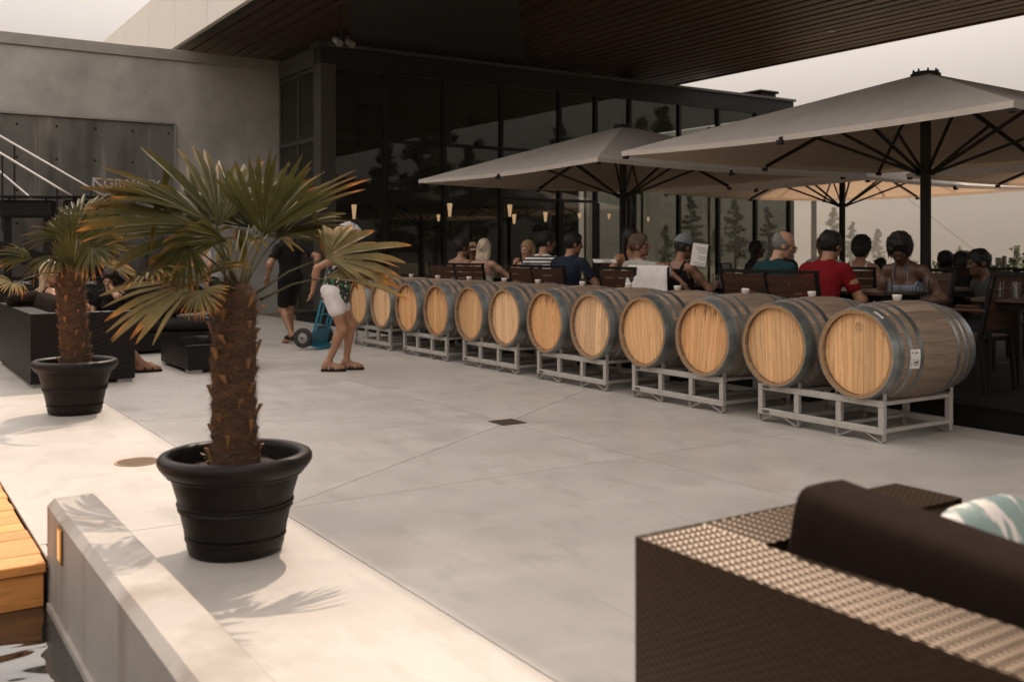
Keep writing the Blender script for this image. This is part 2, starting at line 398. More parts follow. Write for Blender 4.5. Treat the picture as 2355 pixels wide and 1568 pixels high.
M['frondpale'] = leafmat('fan_palm_leaf_dry', (.18,.155,.075), (.20,.165,.075), (.50,.22,.05))
M['canvas'] = mat('umbrella_canvas', (.68,.63,.575), .85, var=.06, vs=3, bump=.35, bs=2.2)
add_layer(M['canvas'], (.50,.455,.41), 2.2, (1,1,1), .55, .8, .5)
_n, _l, _p = nodes(M['canvas']); _t = _n.new('ShaderNodeBsdfTranslucent'); _t.inputs['Color'].default_value = (.80,.56,.37,1)
_s = _n.new('ShaderNodeMixShader'); _s.inputs[0].default_value = .26; _l.new(_p.outputs[0], _s.inputs[1]); _l.new(_t.outputs[0], _s.inputs[2]); _l.new(_s.outputs[0], _n['Material Output'].inputs['Surface'])
M['uframe'] = mat('umbrella_frame', (.018,.015,.014), .45, spec=.25)
M['chairwood'] = mat('teak_slats', (.055,.024,.013), .5, spec=.25, var=.25, vs=8, stretch=(3,.5,3), objvar=.15)
M['tabletop'] = mat('dark_table_wood', (.05,.026,.016), .35, var=.3, vs=6, stretch=(4,.6,4), objvar=.1)
M['blue'] = mat('blue_painted_steel', (.015,.165,.25), .4, var=.08, vs=8)
M['rubber'] = mat('black_rubber', (.015,.015,.015), .7)
M['white'] = mat('white_paper', (.70,.67,.63), .7)
M['ink'] = mat('printed_ink', (.05,.045,.04), .7)
M['railmetal'] = mat('handrail_steel', (.62,.58,.54), .3, metal=.7)
M['brass'] = mat('brass_plate', (.45,.25,.09), .3, metal=.9, var=.2, vs=20)
M['drain'] = mat('drain_iron', (.10,.08,.06), .55, metal=.6, var=.2, vs=20)
M['coverrib'] = mat('cover_rib', (.22,.15,.10), .55, metal=.3)
M['manhole'] = mat('cover_plate', (.33,.23,.16), .55, metal=.3, var=.15, vs=14)
M['sign'] = mat('sign_letters', (.52,.49,.45), .5)
M['postwood'] = mat('weathered_post', (.10,.085,.07), .85, var=.2, vs=8)
M['bark'] = mat('pine_bark', (.075,.06,.045), .9, var=.3, vs=6)
M['needle'] = mat('pine_needles', (.05,.062,.035), .8, var=.4, vs=1.5)
M['vine'] = mat('vine_leaves', (.075,.095,.03), .7, var=.4, vs=5)
M['ground'] = mat('dry_grass_ground', (.12,.115,.06), .95, var=.3, vs=.2, bump=.3, bs=4)
# thin window glass: mirror by Fresnel, otherwise see-through and tinted
def glassmat(name, tintc, boost):
    m = bpy.data.materials.new(name); m.use_nodes = True
    n, l = m.node_tree.nodes, m.node_tree.links; n.remove(n['Principled BSDF'])
    t = n.new('ShaderNodeBsdfTransparent'); t.inputs[0].default_value = (*tintc, 1)
    g = n.new('ShaderNodeBsdfGlossy'); g.inputs['Roughness'].default_value = .003; g.inputs['Color'].default_value = (.95,.95,.9,1)
    # Schlick reflectance from the facing angle, the same from either side of the pane
    lw_ = n.new('ShaderNodeLayerWeight'); lw_.inputs['Blend'].default_value = .5
    pw_ = n.new('ShaderNodeMath'); pw_.operation = 'POWER'; pw_.inputs[1].default_value = 5; l.new(lw_.outputs['Facing'], pw_.inputs[0])
    r0 = ((boost-1)/(boost+1))**2*1.6
    f = n.new('ShaderNodeMath'); f.operation = 'MULTIPLY_ADD'; f.inputs[1].default_value = 1-r0; f.inputs[2].default_value = r0; l.new(pw_.outputs[0], f.inputs[0])
    s = n.new('ShaderNodeMixShader'); l.new(f.outputs[0], s.inputs[0]); l.new(t.outputs[0], s.inputs[1]); l.new(g.outputs[0], s.inputs[2])
    l.new(s.outputs[0], n['Material Output'].inputs['Surface'])
    return m
M['glass'] = glassmat('window_glass', (.40,.41,.385), 1.48)
M['tumbler'] = glassmat('drinking_glass', (.86,.86,.85), 1.5)
def watermat():
    m = mat('basin_water', (.014,.013,.012), .03, spec=1.0)
    n, l, p = nodes(m); p.inputs['IOR'].default_value = 1.6
    tc = n.new('ShaderNodeTexCoord'); mp = n.new('ShaderNodeMapping'); mp.inputs['Scale'].default_value = (1.0,2.2,1); l.new(tc.outputs['Object'], mp.inputs[0])
    no = n.new('ShaderNodeTexNoise'); no.inputs['Scale'].default_value = 1.5; no.inputs['Detail'].default_value = 2; no.inputs['Distortion'].default_value = .4; l.new(mp.outputs[0], no.inputs[0])
    b = n.new('ShaderNodeBump'); b.inputs['Strength'].default_value = .55; b.inputs['Distance'].default_value = .06; l.new(no.outputs['Fac'], b.inputs['Height']); l.new(b.outputs[0], p.inputs['Normal'])
    return m
M['water'] = watermat()
def emit(name, c, s):
    m = bpy.data.materials.new(name); m.use_nodes = True; n, l, p = nodes(m)
    p.inputs['Base Color'].default_value = (*c, 1); p.inputs['Emission Color'].default_value = (*c, 1); p.inputs['Emission Strength'].default_value = s
    return m
M['lamp'] = emit('lit_lamp_glass', (1.0,.62,.34), 1.1)
M['steplight'] = emit('step_light_glow', (1.0,.55,.2), .35)
# ------------------------------------------------------------------ setting: ground, terrace slabs, water, deck
def structure(name, mb, m, **k):
    o = mb.build(name, m, **k); o['kind'] = 'structure'; return o
g = MB()                                        # level round the terrace, then a gentle fall towards the valley
gx = [-250,-40,45,1200]; gz = lambda x, y: -.75 - .02*max(0, max(x,y)-45)
vs = [(x,y,gz(x,y)) for y in gx for x in gx]
g.add(vs, [(4*j+i,4*j+i+1,4*j+i+5,4*j+i+4) for j in range(3) for i in range(3)])
structure('ground', g, M['ground'])
WX0 = .66                                       # left face of the low wall, edge of the basin
tb = MB()
tb.box(WX0+.02,-8,-.74, 26,32,-.016)
terrace = structure('terrace', tb, M['joint'])
def slab(poly):
    """one cast slab, set in from its joints by 3 mm"""
    cx = sum(p[0] for p in poly)/len(poly); cy = sum(p[1] for p in poly)/len(poly); n = len(poly)
    out = []
    for i in range(n):
        p0, p1, p2 = Vector(poly[i-1]), Vector(poly[i]), Vector(poly[(i+1) % n])
        d0 = (p1-p0).normalized(); d1 = (p2-p1).normalized()
        n0 = V(-d0.y, d0.x); n1 = V(-d1.y, d1.x)
        k = .0020/max(.3, (1 + n0.dot(n1))/2)
        out.append(p1 + (n0+n1).normalized()*k*1.0)
    b = MB(); b.prism([(q.x-cx, q.y-cy) for q in out], -.014, 0)
    o = b.build('slab', M['slab'], terrace); o.location = (cx, cy, 0)
    return o
YB = [-7.5,-4.45,-1.38, 1.69, 4.76, 7.83, 10.9, 13.97, 17.0, 20.0]
XA, XM, XB, XC = 1.735, 4.05, 6.37, 6.74
ctr = (XM, 6.24)
for y0, y1 in zip(YB, YB[1:]):
    xl = WX0+.03 if y1 < 5 else WX0-.006
    slab([(xl,y0),(XA,y0),(XA,y1),(xl,y1)])
    if abs(y0-4.76) < .01:
        dd = .115                                # room left for the drain
        for a, b in (((XA,y0),(XM,y0)),((XM,y0),(XB,y0)),((XB,y0),(XB,y1)),((XB,y1),(XM,y1)),((XM,y1),(XA,y1)),((XA,y1),(XA,y0))):
            slab([ctr, a, b])
    else:
        slab([(XA,y0),(XM,y0),(XM,y1),(XA,y1)]); slab([(XM,y0),(XB,y0),(XB,y1),(XM,y1)])
    slab([(XB,y0),(XC,y0),(XC,y1),(XB,y1)])
slab([(WX0-.006,4.566),(WX0+.024,4.566),(WX0+.024,4.757),(WX0-.006,4.757)])
wt = MB(); wt.quad((-9,-9,-.19),(WX0+.05,-9,-.19),(WX0+.05,12,-.19),(-9,12,-.19))
structure('water', wt, M['water'])
DZ = .16                                        # dining floor stands a step above the terrace
df = MB(); df.box(6.76,-6,-.70, 21.5,17.6,DZ-.03)
dining = structure('dining_floor', df, M['black'])
for i in range(40):
    b = MB(); b.bbox(0,-11.6,0, .139,11.6,.03, .003)
    if i == 0: dbm = b.build('plank', M['deck'], dining); dbm.location = (6.76, 5.8, DZ-.03)
    else: share(dbm, 'plank', dining, (6.76+.145*i, 5.8, DZ-.03))
b = MB(); b.box(12.56,-6,DZ-.03, 21.5,17.6,DZ); b.build('paving', M['deck'], dining)

# drain and inspection cover
dr = thing('floor_drain', (ctr[0],ctr[1],0), 'small square dark drain where the floor joints meet', 'drain')
b = MB(); q = .105
b.box(-q,-q,.0005,-q+.014,q,.005); b.box(q-.014,-q,.0005,q,q,.005); b.box(-q+.014,-q,.0005,q-.014,-q+.014,.005); b.box(-q+.014,q-.014,.0005,q-.014,q,.005)
b.build('frame', M['drain'], dr)
b = MB(); b.box(-q+.014,-q+.014,.0004,q-.014,q-.014,.002); b.build('grate_bed', M['drain'], dr)
for i in range(9):
    b = MB(); x = -q+.024+i*.0195; b.box(x,-q+.014,.002,x+.009,q-.014,.0045); b.build('grate_bar', M['drain'], dr)
mhp = gnd(316,1062)
mh = thing('inspection_cover', (mhp.x,mhp.y,0), 'round ribbed metal cover set in the sunlit floor left of the nearer pot', 'manhole cover')
b = MB(); b.lathe([(0.0001,.004),(.122,.004),(.126,.006),(.132,.006),(.133,.0005)], 40); b.build('plate', M['manhole'], mh)
for i in range(15):
    y = -.105+.015*i; hw = math.sqrt(.118**2-y*y); b = MB(); b.box(-hw,y-.003,.004,hw,y+.003,.0062); b.build('rib', M['coverrib'], mh)

# timber boardwalk
bw = thing('boardwalk', (0,0,0), 'low cedar boardwalk over the dark basin beside the low concrete wall', 'boardwalk')
ys = [4.49,4.65,4.92,5.07,5.21,5.36,5.50,5.64,5.78]
while ys[-1] < 9.4: ys.append(ys[-1]+.143)
for a, c in zip(ys, ys[1:]):
    b = MB(); b.bbox(-3.2,-(c-a)/2+.003,-.045, WX0-.012,(c-a)/2-.003,-.004, .004)
    o = b.build('plank', M['cedar'], bw); o.location = (random.uniform(-.006,.006),(a+c)/2, random.uniform(-.002,.002))
b = MB(); b.bbox(-3.2,-.02,-.19, WX0-.02,.02,-.047,.004); o = b.build('fascia_board', M['cedar'], bw); o.location = (0,4.53,0)
b = MB(); b.box(-3.0,4.62,-.70, WX0-.06,9.3,-.05); b.build('substructure', M['black'], bw)

# low concrete wall with chamfered edges and a step light
lw = thing('low_wall', (.75,0,0), 'low pale concrete wall with a chamfered edge at the edge of the basin', 'wall')
WH, WX1, WY1 = .24, .852, 4.56
b = MB(); c = .028
prof = [(WX0,-.74),(WX1,-.74),(WX1,WH-.012),(WX1-.012,WH),(WX0+c,WH),(WX0,WH-c)]
ysn = [-4.5] + [WY1 - (5.2)*t for t in np.linspace(1,0,60)]
vs = []; fs = []
for y in ysn:
    e = 0
    for k, (x, z) in enumerate(prof):
        j = rng.normal(0, .0005) if k in (3,4,5) else 0
        vs.append((x+j, y, z + (rng.normal(0,.0005) if k in (3,4,5) else 0)))
n6 = len(prof)
for i in range(len(ysn)-1):
    for k in range(n6): fs.append((i*n6+k, i*n6+(k+1)%n6, (i+1)*n6+(k+1)%n6, (i+1)*n6+k))
fs.append(tuple(range(n6))); fs.append(tuple((len(ysn)-1)*n6+k for k in range(n6))[::-1])
b.add(vs, [tuple(reversed(f)) for f in fs]); b.build('body', M['lowwall'], lw, smooth=20, rel=True)
b = MB(); b.box(WX0-.016,-4.5,-.30, WX0-.0005,4.47,-.165); b.build('basin_ledge', M['lowwall'], lw, rel=True)
p0 = at(140.5,1249,3.9); yl = p0.y*(.66/p0.x)
b = MB(); b.bbox(WX0-.008,yl-.045,.062, WX0-.0005,yl+.045,.20,.003); wl = b.build('step_light', M['brass'], lw, rel=True)
b = MB(); b.box(WX0-.0105,yl-.026,.075, WX0-.0085,yl+.026,.187); b.build('lens', M['steplight'], wl, rel=True)

# ------------------------------------------------------------------ tall concrete wall
CY = 20.06
cw = thing('concrete_wall', (4,CY,0), 'tall grey concrete wall with a metal cap behind the lounge sofas', 'wall')
b = MB(); b.box(-8,CY,-.7, 7.36,CY+.35,5.02); b.build('body', M['wallc'], cw, rel=True)
b = MB(); b.bbox(-8,CY-.04,5.02, 7.37,CY+.40,5.24,.01); b.build('cap', M['capmetal'], cw, rel=True)
PXR = 5.17
b = MB(); b.box(-8,CY-.035,-.1, PXR,CY-.002,3.76); b.build('inset_panel', M['wallp'], cw, rel=True)
b = MB(); b.box(-8,CY-.075,3.762, PXR+.035,CY-.003,3.80); b.box(PXR+.002,CY-.075,-.1, PXR+.035,CY-.003,3.76); b.build('trim', M['capmetal'], cw, rel=True)
b = MB()
for px in (116,388,652,906,1152):
    u = px/2.973; a, c = ray(u); x = a/c*(CY-.04)
    for z in (3.58,2.98,2.38,1.78,1.2):
        b.cyl((x,CY-.0365,z),(x,CY-.0345,z),.024,n=10)
        b.cyl((x,CY-.0375,z),(x,CY-.036,z),.018,n=10)
b.build('tie_hole', M['black'], cw, rel=True)['kind'] = 'stuff'
a, c_ = ray(253/2.973); xs_ = a/c_*CY
b = MB(); b.box(xs_-.003,CY-.0372,.0, xs_+.003,CY-.0352,3.74); b.box(-8,CY-.0372,2.02, PXR,CY-.0352,2.026); b.build('panel_seam', M['black'], cw, rel=True)
# sign lettering on the panel
def wallm(px, py, zoff=.04):
    a, c = ray(px); t = (CY-zoff)/c
    return V(a*t, CY-zoff, H - (py-HY)*t/F)
RX = Matrix.Rotation(R(90), 4, 'X')
for body, px, py, size in (('GRAVITY',238,431,.245), ('SEPARATION',236,450,.215)):
    p = wallm(px, py) - Vector(cw.location)
    text(body, size, 'lettering', M['sign'], cw, Matrix.Translation(p) @ RX, .004, 1.05)
p = wallm(224,424)
b = MB()
for q0, q1, dd in ((V(-.07,0,.10),V(.11,0,-.08),.002),(V(-.085,0,.105),V(.08,0,.105),.004),(V(-.07,0,.115),V(-.07,0,-.06),.006)):
    b.bar(p+q0-V(0,dd,0), p+q1-V(0,dd,0), .010, .032, (q1-q0).cross(V(0,1,0)))
b.build('arrow', M['sign'], cw, rel=True)

# stair rail climbing along the wall
def railpt(px, py, Y):
    a, c = ray(px); t = Y/c; return V(a*t, Y, H - (py-HY)*t/F)
sr = thing('stair_railing', (2.5,19.2,0), 'pale sloping stair handrails running up the concrete wall', 'railing')
for (x0,y0,x1,y1,Y,r_) in ((0,352,345,560,19.0,.022),(0,313,500,603,19.6,.024),(0,395,345,690,19.3,.02)):
    d = (y1-y0)/(x1-x0)
    pa = railpt(-60, y0-60*d, Y); pb = railpt(x1, y1, Y)
    b = MB(); b.tube([pa,pb],r_,8); b.build('handrail', M['railmetal'], sr, rel=True, smooth=True)
    for t in (.15,.45,.75,.98):
        q = pa.lerp(pb,t); b = MB(); b.tube([q, V(q.x,q.y,max(0,q.z-1.0))],.016,6); b.build('post', M['darkmetal'], sr, rel=True)
pa = railpt(-60,520,19.4); pb = railpt(520,800,19.4)
b = MB(); b.bar(pa+V(0,0,-.3),V(pb.x,pb.y,.16),.05,.30); b.build('stringer', M['darkmetal'], sr, rel=True)

# ------------------------------------------------------------------ glass building
BY = 17.8
def fx(px, Y=BY): a, c = ray(px); return a/c*Y
bd = thing('restaurant_building', (14,BY+4,0), 'dark glass fronted dining building beneath the timber canopy', 'building')
def bpart(name, mb, m, **k): return mb.build(name, m, bd, rel=True, **k)
XL, XR = fx(736), fx(1823)
b = MB(); b.box(XL,BY-.02,4.84, XR,BY+.30,5.18); bpart('fascia', b, M['darkmetal'])
b = MB(); b.box(XL-.06,BY-.07,5.181, XR+.05,BY+.36,5.24); bpart('roof_edge', b, M['greymetal'])
b = MB(); b.box(XL,BY+.31,5.10, XR,BY+9,5.18); bpart('roof', b, M['black'])
# corner column and return wall (runs back to the concrete wall)
b = MB(); b.bbox(XL-.02,BY-.05,0, XL+.30,BY+.27,4.838,.006); bpart('corner_column', b, M['greymetal'])
b = MB(); b.box(XL-.015,BY+.272,4.84, XL+.02,CY-.06,5.03); bpart('return_fascia', b, M['greymetal'])
b = MB(); b.box(XL-.02,BY+.272,5.04, XL+.02,CY-.06,5.178); bpart('return_fascia', b, M['greymetal'])
for y in (BY+.275, BY+1.13, CY-.12):
    b = MB(); b.box(XL+.0,y,0, XL+.06,y+.06,4.838); bpart('return_mullion', b, M['greymetal'])
for z in (3.40, .06, 4.74):
    for y0, y1 in ((BY+.337,BY+1.128),(BY+1.192,CY-.122)):
        b = MB(); b.box(XL+.006,y0,z, XL+.054,y1,z+.07); bpart('return_transom', b, M['greymetal'])
for y0, y1 in ((BY+.33,BY+1.13),(BY+1.19,CY-.12)):
    for z0, z1 in ((.13,3.40),(3.47,4.74)):
        b = MB(); b.quad((XL+.03,y1,z0),(XL+.03,y0,z0),(XL+.03,y0,z1),(XL+.03,y1,z1)); bpart('return_glass_pane', b, M['glass'])
mull = [fx(p) for p in (887,1022,1153,1287,1370,1448,1562,1652,1738)]
xs = [XL+.30] + mull + [XR-.14]
for x in mull:
    b = MB(); b.box(x-.035,BY-.03,DZ, x+.035,BY+.09,4.838); bpart('mullion', b, M['darkmetal'])
b = MB(); b.box(XR-.14,BY-.04,DZ, XR,BY+.12,4.838); bpart('end_post', b, M['greymetal'])
ZT = (DZ, 2.38, 2.72, 3.42, 4.78)
for i, (x0, x1) in enumerate(zip(xs, xs[1:])):
    xa, xb = x0+(.036 if i else .001), x1-(.036 if i < len(xs)-2 else .001)
    lv = [DZ,3.42,4.78] if i < 3 or i > 4 else [DZ,2.36,2.74,3.42,4.78]
    if i > 4: lv = [DZ,2.95,3.42,4.78]
    for z in lv:
        b = MB(); b.box(xa,BY-.02,z, xb,BY+.07,z+.058); bpart('transom', b, M['darkmetal'])
    for z0, z1 in zip(lv, lv[1:]):
        b = MB(); dy = rng.normal(0,.006); dz_ = rng.normal(0,.004)
        b.quad((xa,BY+.03,z0+.059),(xb,BY+.03+dy,z0+.059),(xb,BY+.03+dy+dz_,z1),(xa,BY+.03+dz_,z1)); bpart('glass_pane', b, M['glass'])
for px in (1290,1366,1372,1440):                 # door stiles
    x = fx(px); s_ = .05 if px in (1290,1372) else -.05
    b = MB(); b.box(min(x,x+s_),BY-.045,DZ, max(x,x+s_),BY-.032,2.36); bpart('door_stile', b, M['darkmetal'])
# interior shell
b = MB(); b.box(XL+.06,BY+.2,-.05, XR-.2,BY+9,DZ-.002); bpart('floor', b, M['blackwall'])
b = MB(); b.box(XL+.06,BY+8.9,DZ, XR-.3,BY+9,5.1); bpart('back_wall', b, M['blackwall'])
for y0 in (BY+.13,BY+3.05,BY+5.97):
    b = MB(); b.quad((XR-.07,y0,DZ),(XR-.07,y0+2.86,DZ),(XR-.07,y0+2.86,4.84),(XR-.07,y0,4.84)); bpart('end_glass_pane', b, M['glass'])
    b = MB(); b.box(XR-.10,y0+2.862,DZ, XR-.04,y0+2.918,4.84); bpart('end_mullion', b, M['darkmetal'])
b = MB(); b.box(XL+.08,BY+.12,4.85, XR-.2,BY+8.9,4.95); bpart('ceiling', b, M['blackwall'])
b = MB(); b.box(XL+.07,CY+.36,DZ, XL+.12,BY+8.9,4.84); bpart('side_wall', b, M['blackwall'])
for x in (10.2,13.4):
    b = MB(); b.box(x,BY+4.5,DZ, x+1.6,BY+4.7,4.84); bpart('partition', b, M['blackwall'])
b = MB(); b.box(8.6,BY+3.2,DZ, 12.5,BY+3.8,1.25); bpart('bar_counter', b, M['tabletop'])
LAMPL = {814:'lit pendant lamp behind the glass just above the walking woman', 1008:'smallest lit pendant lamp, left of the hat woman', 1034:'lit pendant lamp above the woman with tied up hair',
 1172:'taller of two close lit pendant lamps right of the blonde woman', 1182:'lower of two close lit pendant lamps right of the blonde woman', 1254:'lit pendant lamp above the man in stripes', 1332:'faint lit pendant lamp in the left door leaf',
 1400:'faint lit pendant lamp in the right door leaf', 1490:'faint lit pendant lamp right of the middle umbrella pole'}
for px, py, h_, r_, Y in ((814,471,.30,.055,19.2),(1008,494,.16,.045,21.5),(1034,468,.30,.06,19.6),(1172,471,.28,.06,19.6),(1182,493,.24,.055,20.6),(1254,488,.24,.055,20.4),(1332,491,.12,.05,20.8),(1400,492,.14,.045,21.4),(1490,500,.12,.04,21.9)):
    a, c = ray(px); t = Y/c; p = V(a*t,Y,H-(py-HY)*t/F)
    lt = thing('pendant_lamp', p, LAMPL[px], 'lamp', 'pendant lamps inside the glass building')
    b = MB(); b.cyl((0,0,-h_),(0,0,0),r_*.45,r_,12); b.build('shade', M['lamp'], lt, smooth=40)
    b = MB(); b.cyl((0,0,.001),(0,0,4.85-p.z),.005,n=6); b.build('cord', M['black'], lt)
ru = thing('rooftop_unit', (fx(1790),BY+.6,5.18), 'black box unit standing on the end of the flat roof', 'roof unit')
b = MB(); b.bbox(-.35,-.3,0,.25,.3,.22,.02); b.build('housing', M['black'], ru)
b = MB(); b.bbox(-.42,-.36,.221,.30,.36,.29,.02); b.build('lid', M['black'], ru)

# ------------------------------------------------------------------ canopy with slatted soffit
HS = 5.48; CXL, CXR = 1.297*(HS-H), 4.124*(HS-H)
cp = thing('timber_canopy', (11,8,HS), 'wide roof canopy with pale fascia panels and a dark slatted timber soffit', 'canopy')
y = 29.85
while y > -8:
    b = MB(); b.bbox(CXL-.03,y-2.24,HS-.02, CXL+.06,y-.012,6.84,.004); b.build('fascia_panel', M['fascia'], cp, rel=True); y -= 2.25
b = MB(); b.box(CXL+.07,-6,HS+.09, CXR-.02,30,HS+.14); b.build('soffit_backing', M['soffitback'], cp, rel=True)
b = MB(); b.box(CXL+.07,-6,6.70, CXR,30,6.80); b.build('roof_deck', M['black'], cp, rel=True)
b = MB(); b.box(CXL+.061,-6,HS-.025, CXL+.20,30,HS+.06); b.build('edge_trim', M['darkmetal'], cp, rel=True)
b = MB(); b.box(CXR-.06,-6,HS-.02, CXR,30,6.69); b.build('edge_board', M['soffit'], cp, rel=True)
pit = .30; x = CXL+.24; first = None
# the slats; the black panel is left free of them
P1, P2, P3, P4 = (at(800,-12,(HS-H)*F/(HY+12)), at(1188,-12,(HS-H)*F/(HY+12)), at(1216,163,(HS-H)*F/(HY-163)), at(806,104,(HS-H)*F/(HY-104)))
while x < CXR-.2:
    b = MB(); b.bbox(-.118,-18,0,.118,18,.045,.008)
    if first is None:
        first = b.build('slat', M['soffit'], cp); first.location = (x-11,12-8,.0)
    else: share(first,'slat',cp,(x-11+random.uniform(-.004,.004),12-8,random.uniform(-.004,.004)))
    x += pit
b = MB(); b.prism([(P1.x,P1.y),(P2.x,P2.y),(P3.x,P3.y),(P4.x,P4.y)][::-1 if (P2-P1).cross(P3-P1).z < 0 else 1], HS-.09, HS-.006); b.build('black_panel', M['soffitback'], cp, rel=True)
dl = at(1912,72,(HS-H)*F/(HY-72))
b = MB(); b.lathe([(.001,-.006),(.05,-.006),(.055,-.012),(.075,-.012),(.08,0)],20,(dl.x,dl.y,HS)); b.build('downlight', M['capmetal'], cp, rel=True)
tp = at(783,97,17.0)
tl = thing('spotlight', (tp.x,tp.y,tp.z), 'pair of small pale spotlights at the corner column under the canopy', 'spotlight')
b = MB(); b.cyl((0,0,.02),(0,0,HS-tp.z),.015,n=8); b.bar((-.12,0,.03),(.16,0,.03),.03,.03); b.build('bracket', M['darkmetal'], tl)
for s in (-.1,.13):
    b = MB(); b.cyl((s,0,.03),(s+.02,-.16,-.07),.05,.06,12); b.build('lamp_head', M['capmetal'], tl, smooth=40)
# the two steel posts that carry the canopy stand out of the photograph's frame, near the restaurant's far side
for x, y in ((CXR-1.0,19.5),(CXR-1.0,-4.5),(CXL+1.2,-5)):
    b = MB(); b.bbox(x-.15,y-.15,-.1,x+.15,y+.15,HS+.08,.01); b.build('post', M['darkmetal'], cp, rel=True)
# ------------------------------------------------------------------ wine barrels and racks
BR, HR, BL = .348, .300, .455           # bilge radius, head radius, half length
def prad(x): return BR - (BR-HR)*(abs(x)/BL)**2.0
NS = 26
def stave_mesh():
    b = MB(); a = math.pi/NS - .0028; xs_ = np.linspace(-BL, BL, 15); vs = []; fs = []
    for x in xs_:
        for rr in (prad(x), prad(x)-.026):
            for t in (-a, 0, a): vs.append((x, rr*math.sin(t), rr*math.cos(t)))
    for i in range(len(xs_)-1):
        p, q = i*6, (i+1)*6
        for s0, s1 in ((0,1),(1,2)):
            fs.append((p+s0,p+s1,q+s1,q+s0)); fs.append((p+3+s1,p+3+s0,q+3+s0,q+3+s1))
        fs.append((p+3,p,q,q+3)); fs.append((p+2,p+5,q+5,q+2))
    fs.append((0,3,4,1)); fs.append((1,4,5,2)); e = (len(xs_)-1)*6
    fs.append((e,e+1,e+4,e+3)); fs.append((e+1,e+2,e+5,e+4))
    b.add(vs, fs)
    b.m = [0]*len(fs)
    for k in (-1,-2,-3,-4): b.m[k] = 1
    return b
def head_planks(xh):
    hr = HR - .024; out = []
    ws = [0]+list(np.cumsum([.95,.8,1.1,1.0,.85,1.15,.9])); ws = [-hr + 2*hr*v/ws[-1] for v in ws]
    for y0, y1 in zip(ws, ws[1:]):
        b = MB(); ys_ = np.linspace(y0+.0012, y1-.0012, 6)
        top = [(y, math.sqrt(max(0, hr*hr-y*y))) for y in ys_]
        poly = top + [(y,-z) for y, z in reversed(top)]
        n = len(poly)
        vs = [(xh,y,z) for y,z in poly] + [(xh+.018,y,z) for y,z in poly]
        fs = [tuple(range(n)), tuple(range(n,2*n))[::-1]] + [(i,n+i,n+(i+1)%n,(i+1)%n) for i in range(n)]
        b.add(vs, fs); out.append(b)
    return out
def hoop(x0, x1, t=.004):
    b = MB(); n = 48; prof = []
    m_ = 4
    for x in np.linspace(x0,x1,m_): prof.append((prad(x)+t, x))
    prof += [(prad(x1)-.002, x1)]; prof = [(prad(x0)-.002, x0)] + prof
    b.lathe(prof, n, axis='x')
    return b
def make_barrel(headm):
    t = thing('wine_barrel', (0,0,0), 'x', 'barrel', 'oak wine barrels lying on steel racks in a row')
    zc = BR
    s0 = stave_mesh().build('stave', [M['stave'], M['chime']], t, smooth=30); s0.location = (0,0,zc)
    for k in range(1, NS): share(s0, 'stave', t, (0,0,zc), (2*math.pi*k/NS,0,0))
    for sgn in (-1, 1):
        for b in head_planks(-BL+.036 if sgn < 0 else BL-.054):
            o = b.build('head_plank', headm, t); o.location = (0,0,zc)
    for x0, x1 in ((.402,.457),(.362,.399),(.285,.320),(.185,.225)):
        for sg in (-1,1):
            a_, b_ = sorted((x0*sg, x1*sg))
            o = hoop(a_, b_).build('hoop', M['galv'], t, smooth=30); o.location = (0,0,zc)
    b = MB()
    for sg in (-1,1):
        for x in (.38,.30,.205):
            for k in range(9):
                an = R(-64 + 16*k + (x*40) % 9); r_ = prad(x); xx = (x-.021)*sg
                c0 = V(xx, r_*math.sin(an), zc + r_*math.cos(an)); d = V(-.25*sg, math.sin(an), math.cos(an)).normalized()
                b.cyl(c0, c0+d*.011, .0035, .002, 5)
        for x in (.43, .302):
            for dy in (-.018,.018):
                an = .18+dy*2; r_ = prad(x)+.004
                b.cyl(V(x*sg, r_*math.sin(an), zc+r_*math.cos(an)), V(x*sg, (r_+.004)*math.sin(an), zc+(r_+.004)*math.cos(an)), .006, .004, 6)
    b.build('nail', M['galv'], t)['kind'] = 'stuff'
    b = MB(); b.lathe([(.001,.0),(.020,.0),(.027,.006),(.033,.036),(.029,.041),(.018,.040),(.001,.038)],18,(0,0,zc+BR-.002)); b.build('bung', M['bung'], t, smooth=40)
    return t
BX = 6.085                              # barrel centre line
BZ = .238                               # underside of the bilge above the floor
RK0, RKP = 4.17, 1.468                  # near edge of the first rack, pitch of the racks
names = ['nearest wine barrel, with a white paper label on its side',
 'wine barrel next to the labelled one, with dark knots in its head', 'wine barrel with long dark red wine runs from the top of its head',
 'wine barrel with a smooth honey coloured head beside the wine streaked one','wine barrel with a pale striped head, in front of the white covered chair',
 'wine barrel with light drips under its upper rim, left of the pale striped head','wine barrel at the middle of the row with a very pale clean head',
 'wine barrel with a plain pale head behind the third rack from the far end','wine barrel with brown runs on its head, right of the palm leaf tips',
 'wine barrel just right of the brown palm leaf tips, with faint runs','wine barrel partly hidden by the brown palm leaf tips',
 'farthest wine barrel of the row, half hidden by the walking woman']
hm = [M['head'],M['head'],M['head2'],M['head'],M['head3'],M['head2'],M['head3'],M['head'],M['head2'],M['head2'],M['head3'],M['head']]
proto = {}
barrels = []
for i in range(12):
    r_, k = divmod(i, 2)
    y = RK0 + RKP*r_ + (.185 if k == 0 else .905)
    m_ = hm[i]
    if m_.name not in proto: proto[m_.name] = t = make_barrel(m_)
    else: t = clone(proto[m_.name])
    t.location = (BX + random.uniform(-.012,.012), y + random.uniform(-.008,.008), BZ); t.rotation_euler = (R(random.uniform(-7,7)) if i else 0, 0, R(random.uniform(-.5,.5)))
    t['label'] = names[i]; barrels.append(t)
# a rotated barrel keeps its place on the rack: turn about its own axis
for t in barrels:
    a = t.rotation_euler.x
    t.location.y += BR*math.sin(a); t.location.z += BR*(1-math.cos(a))
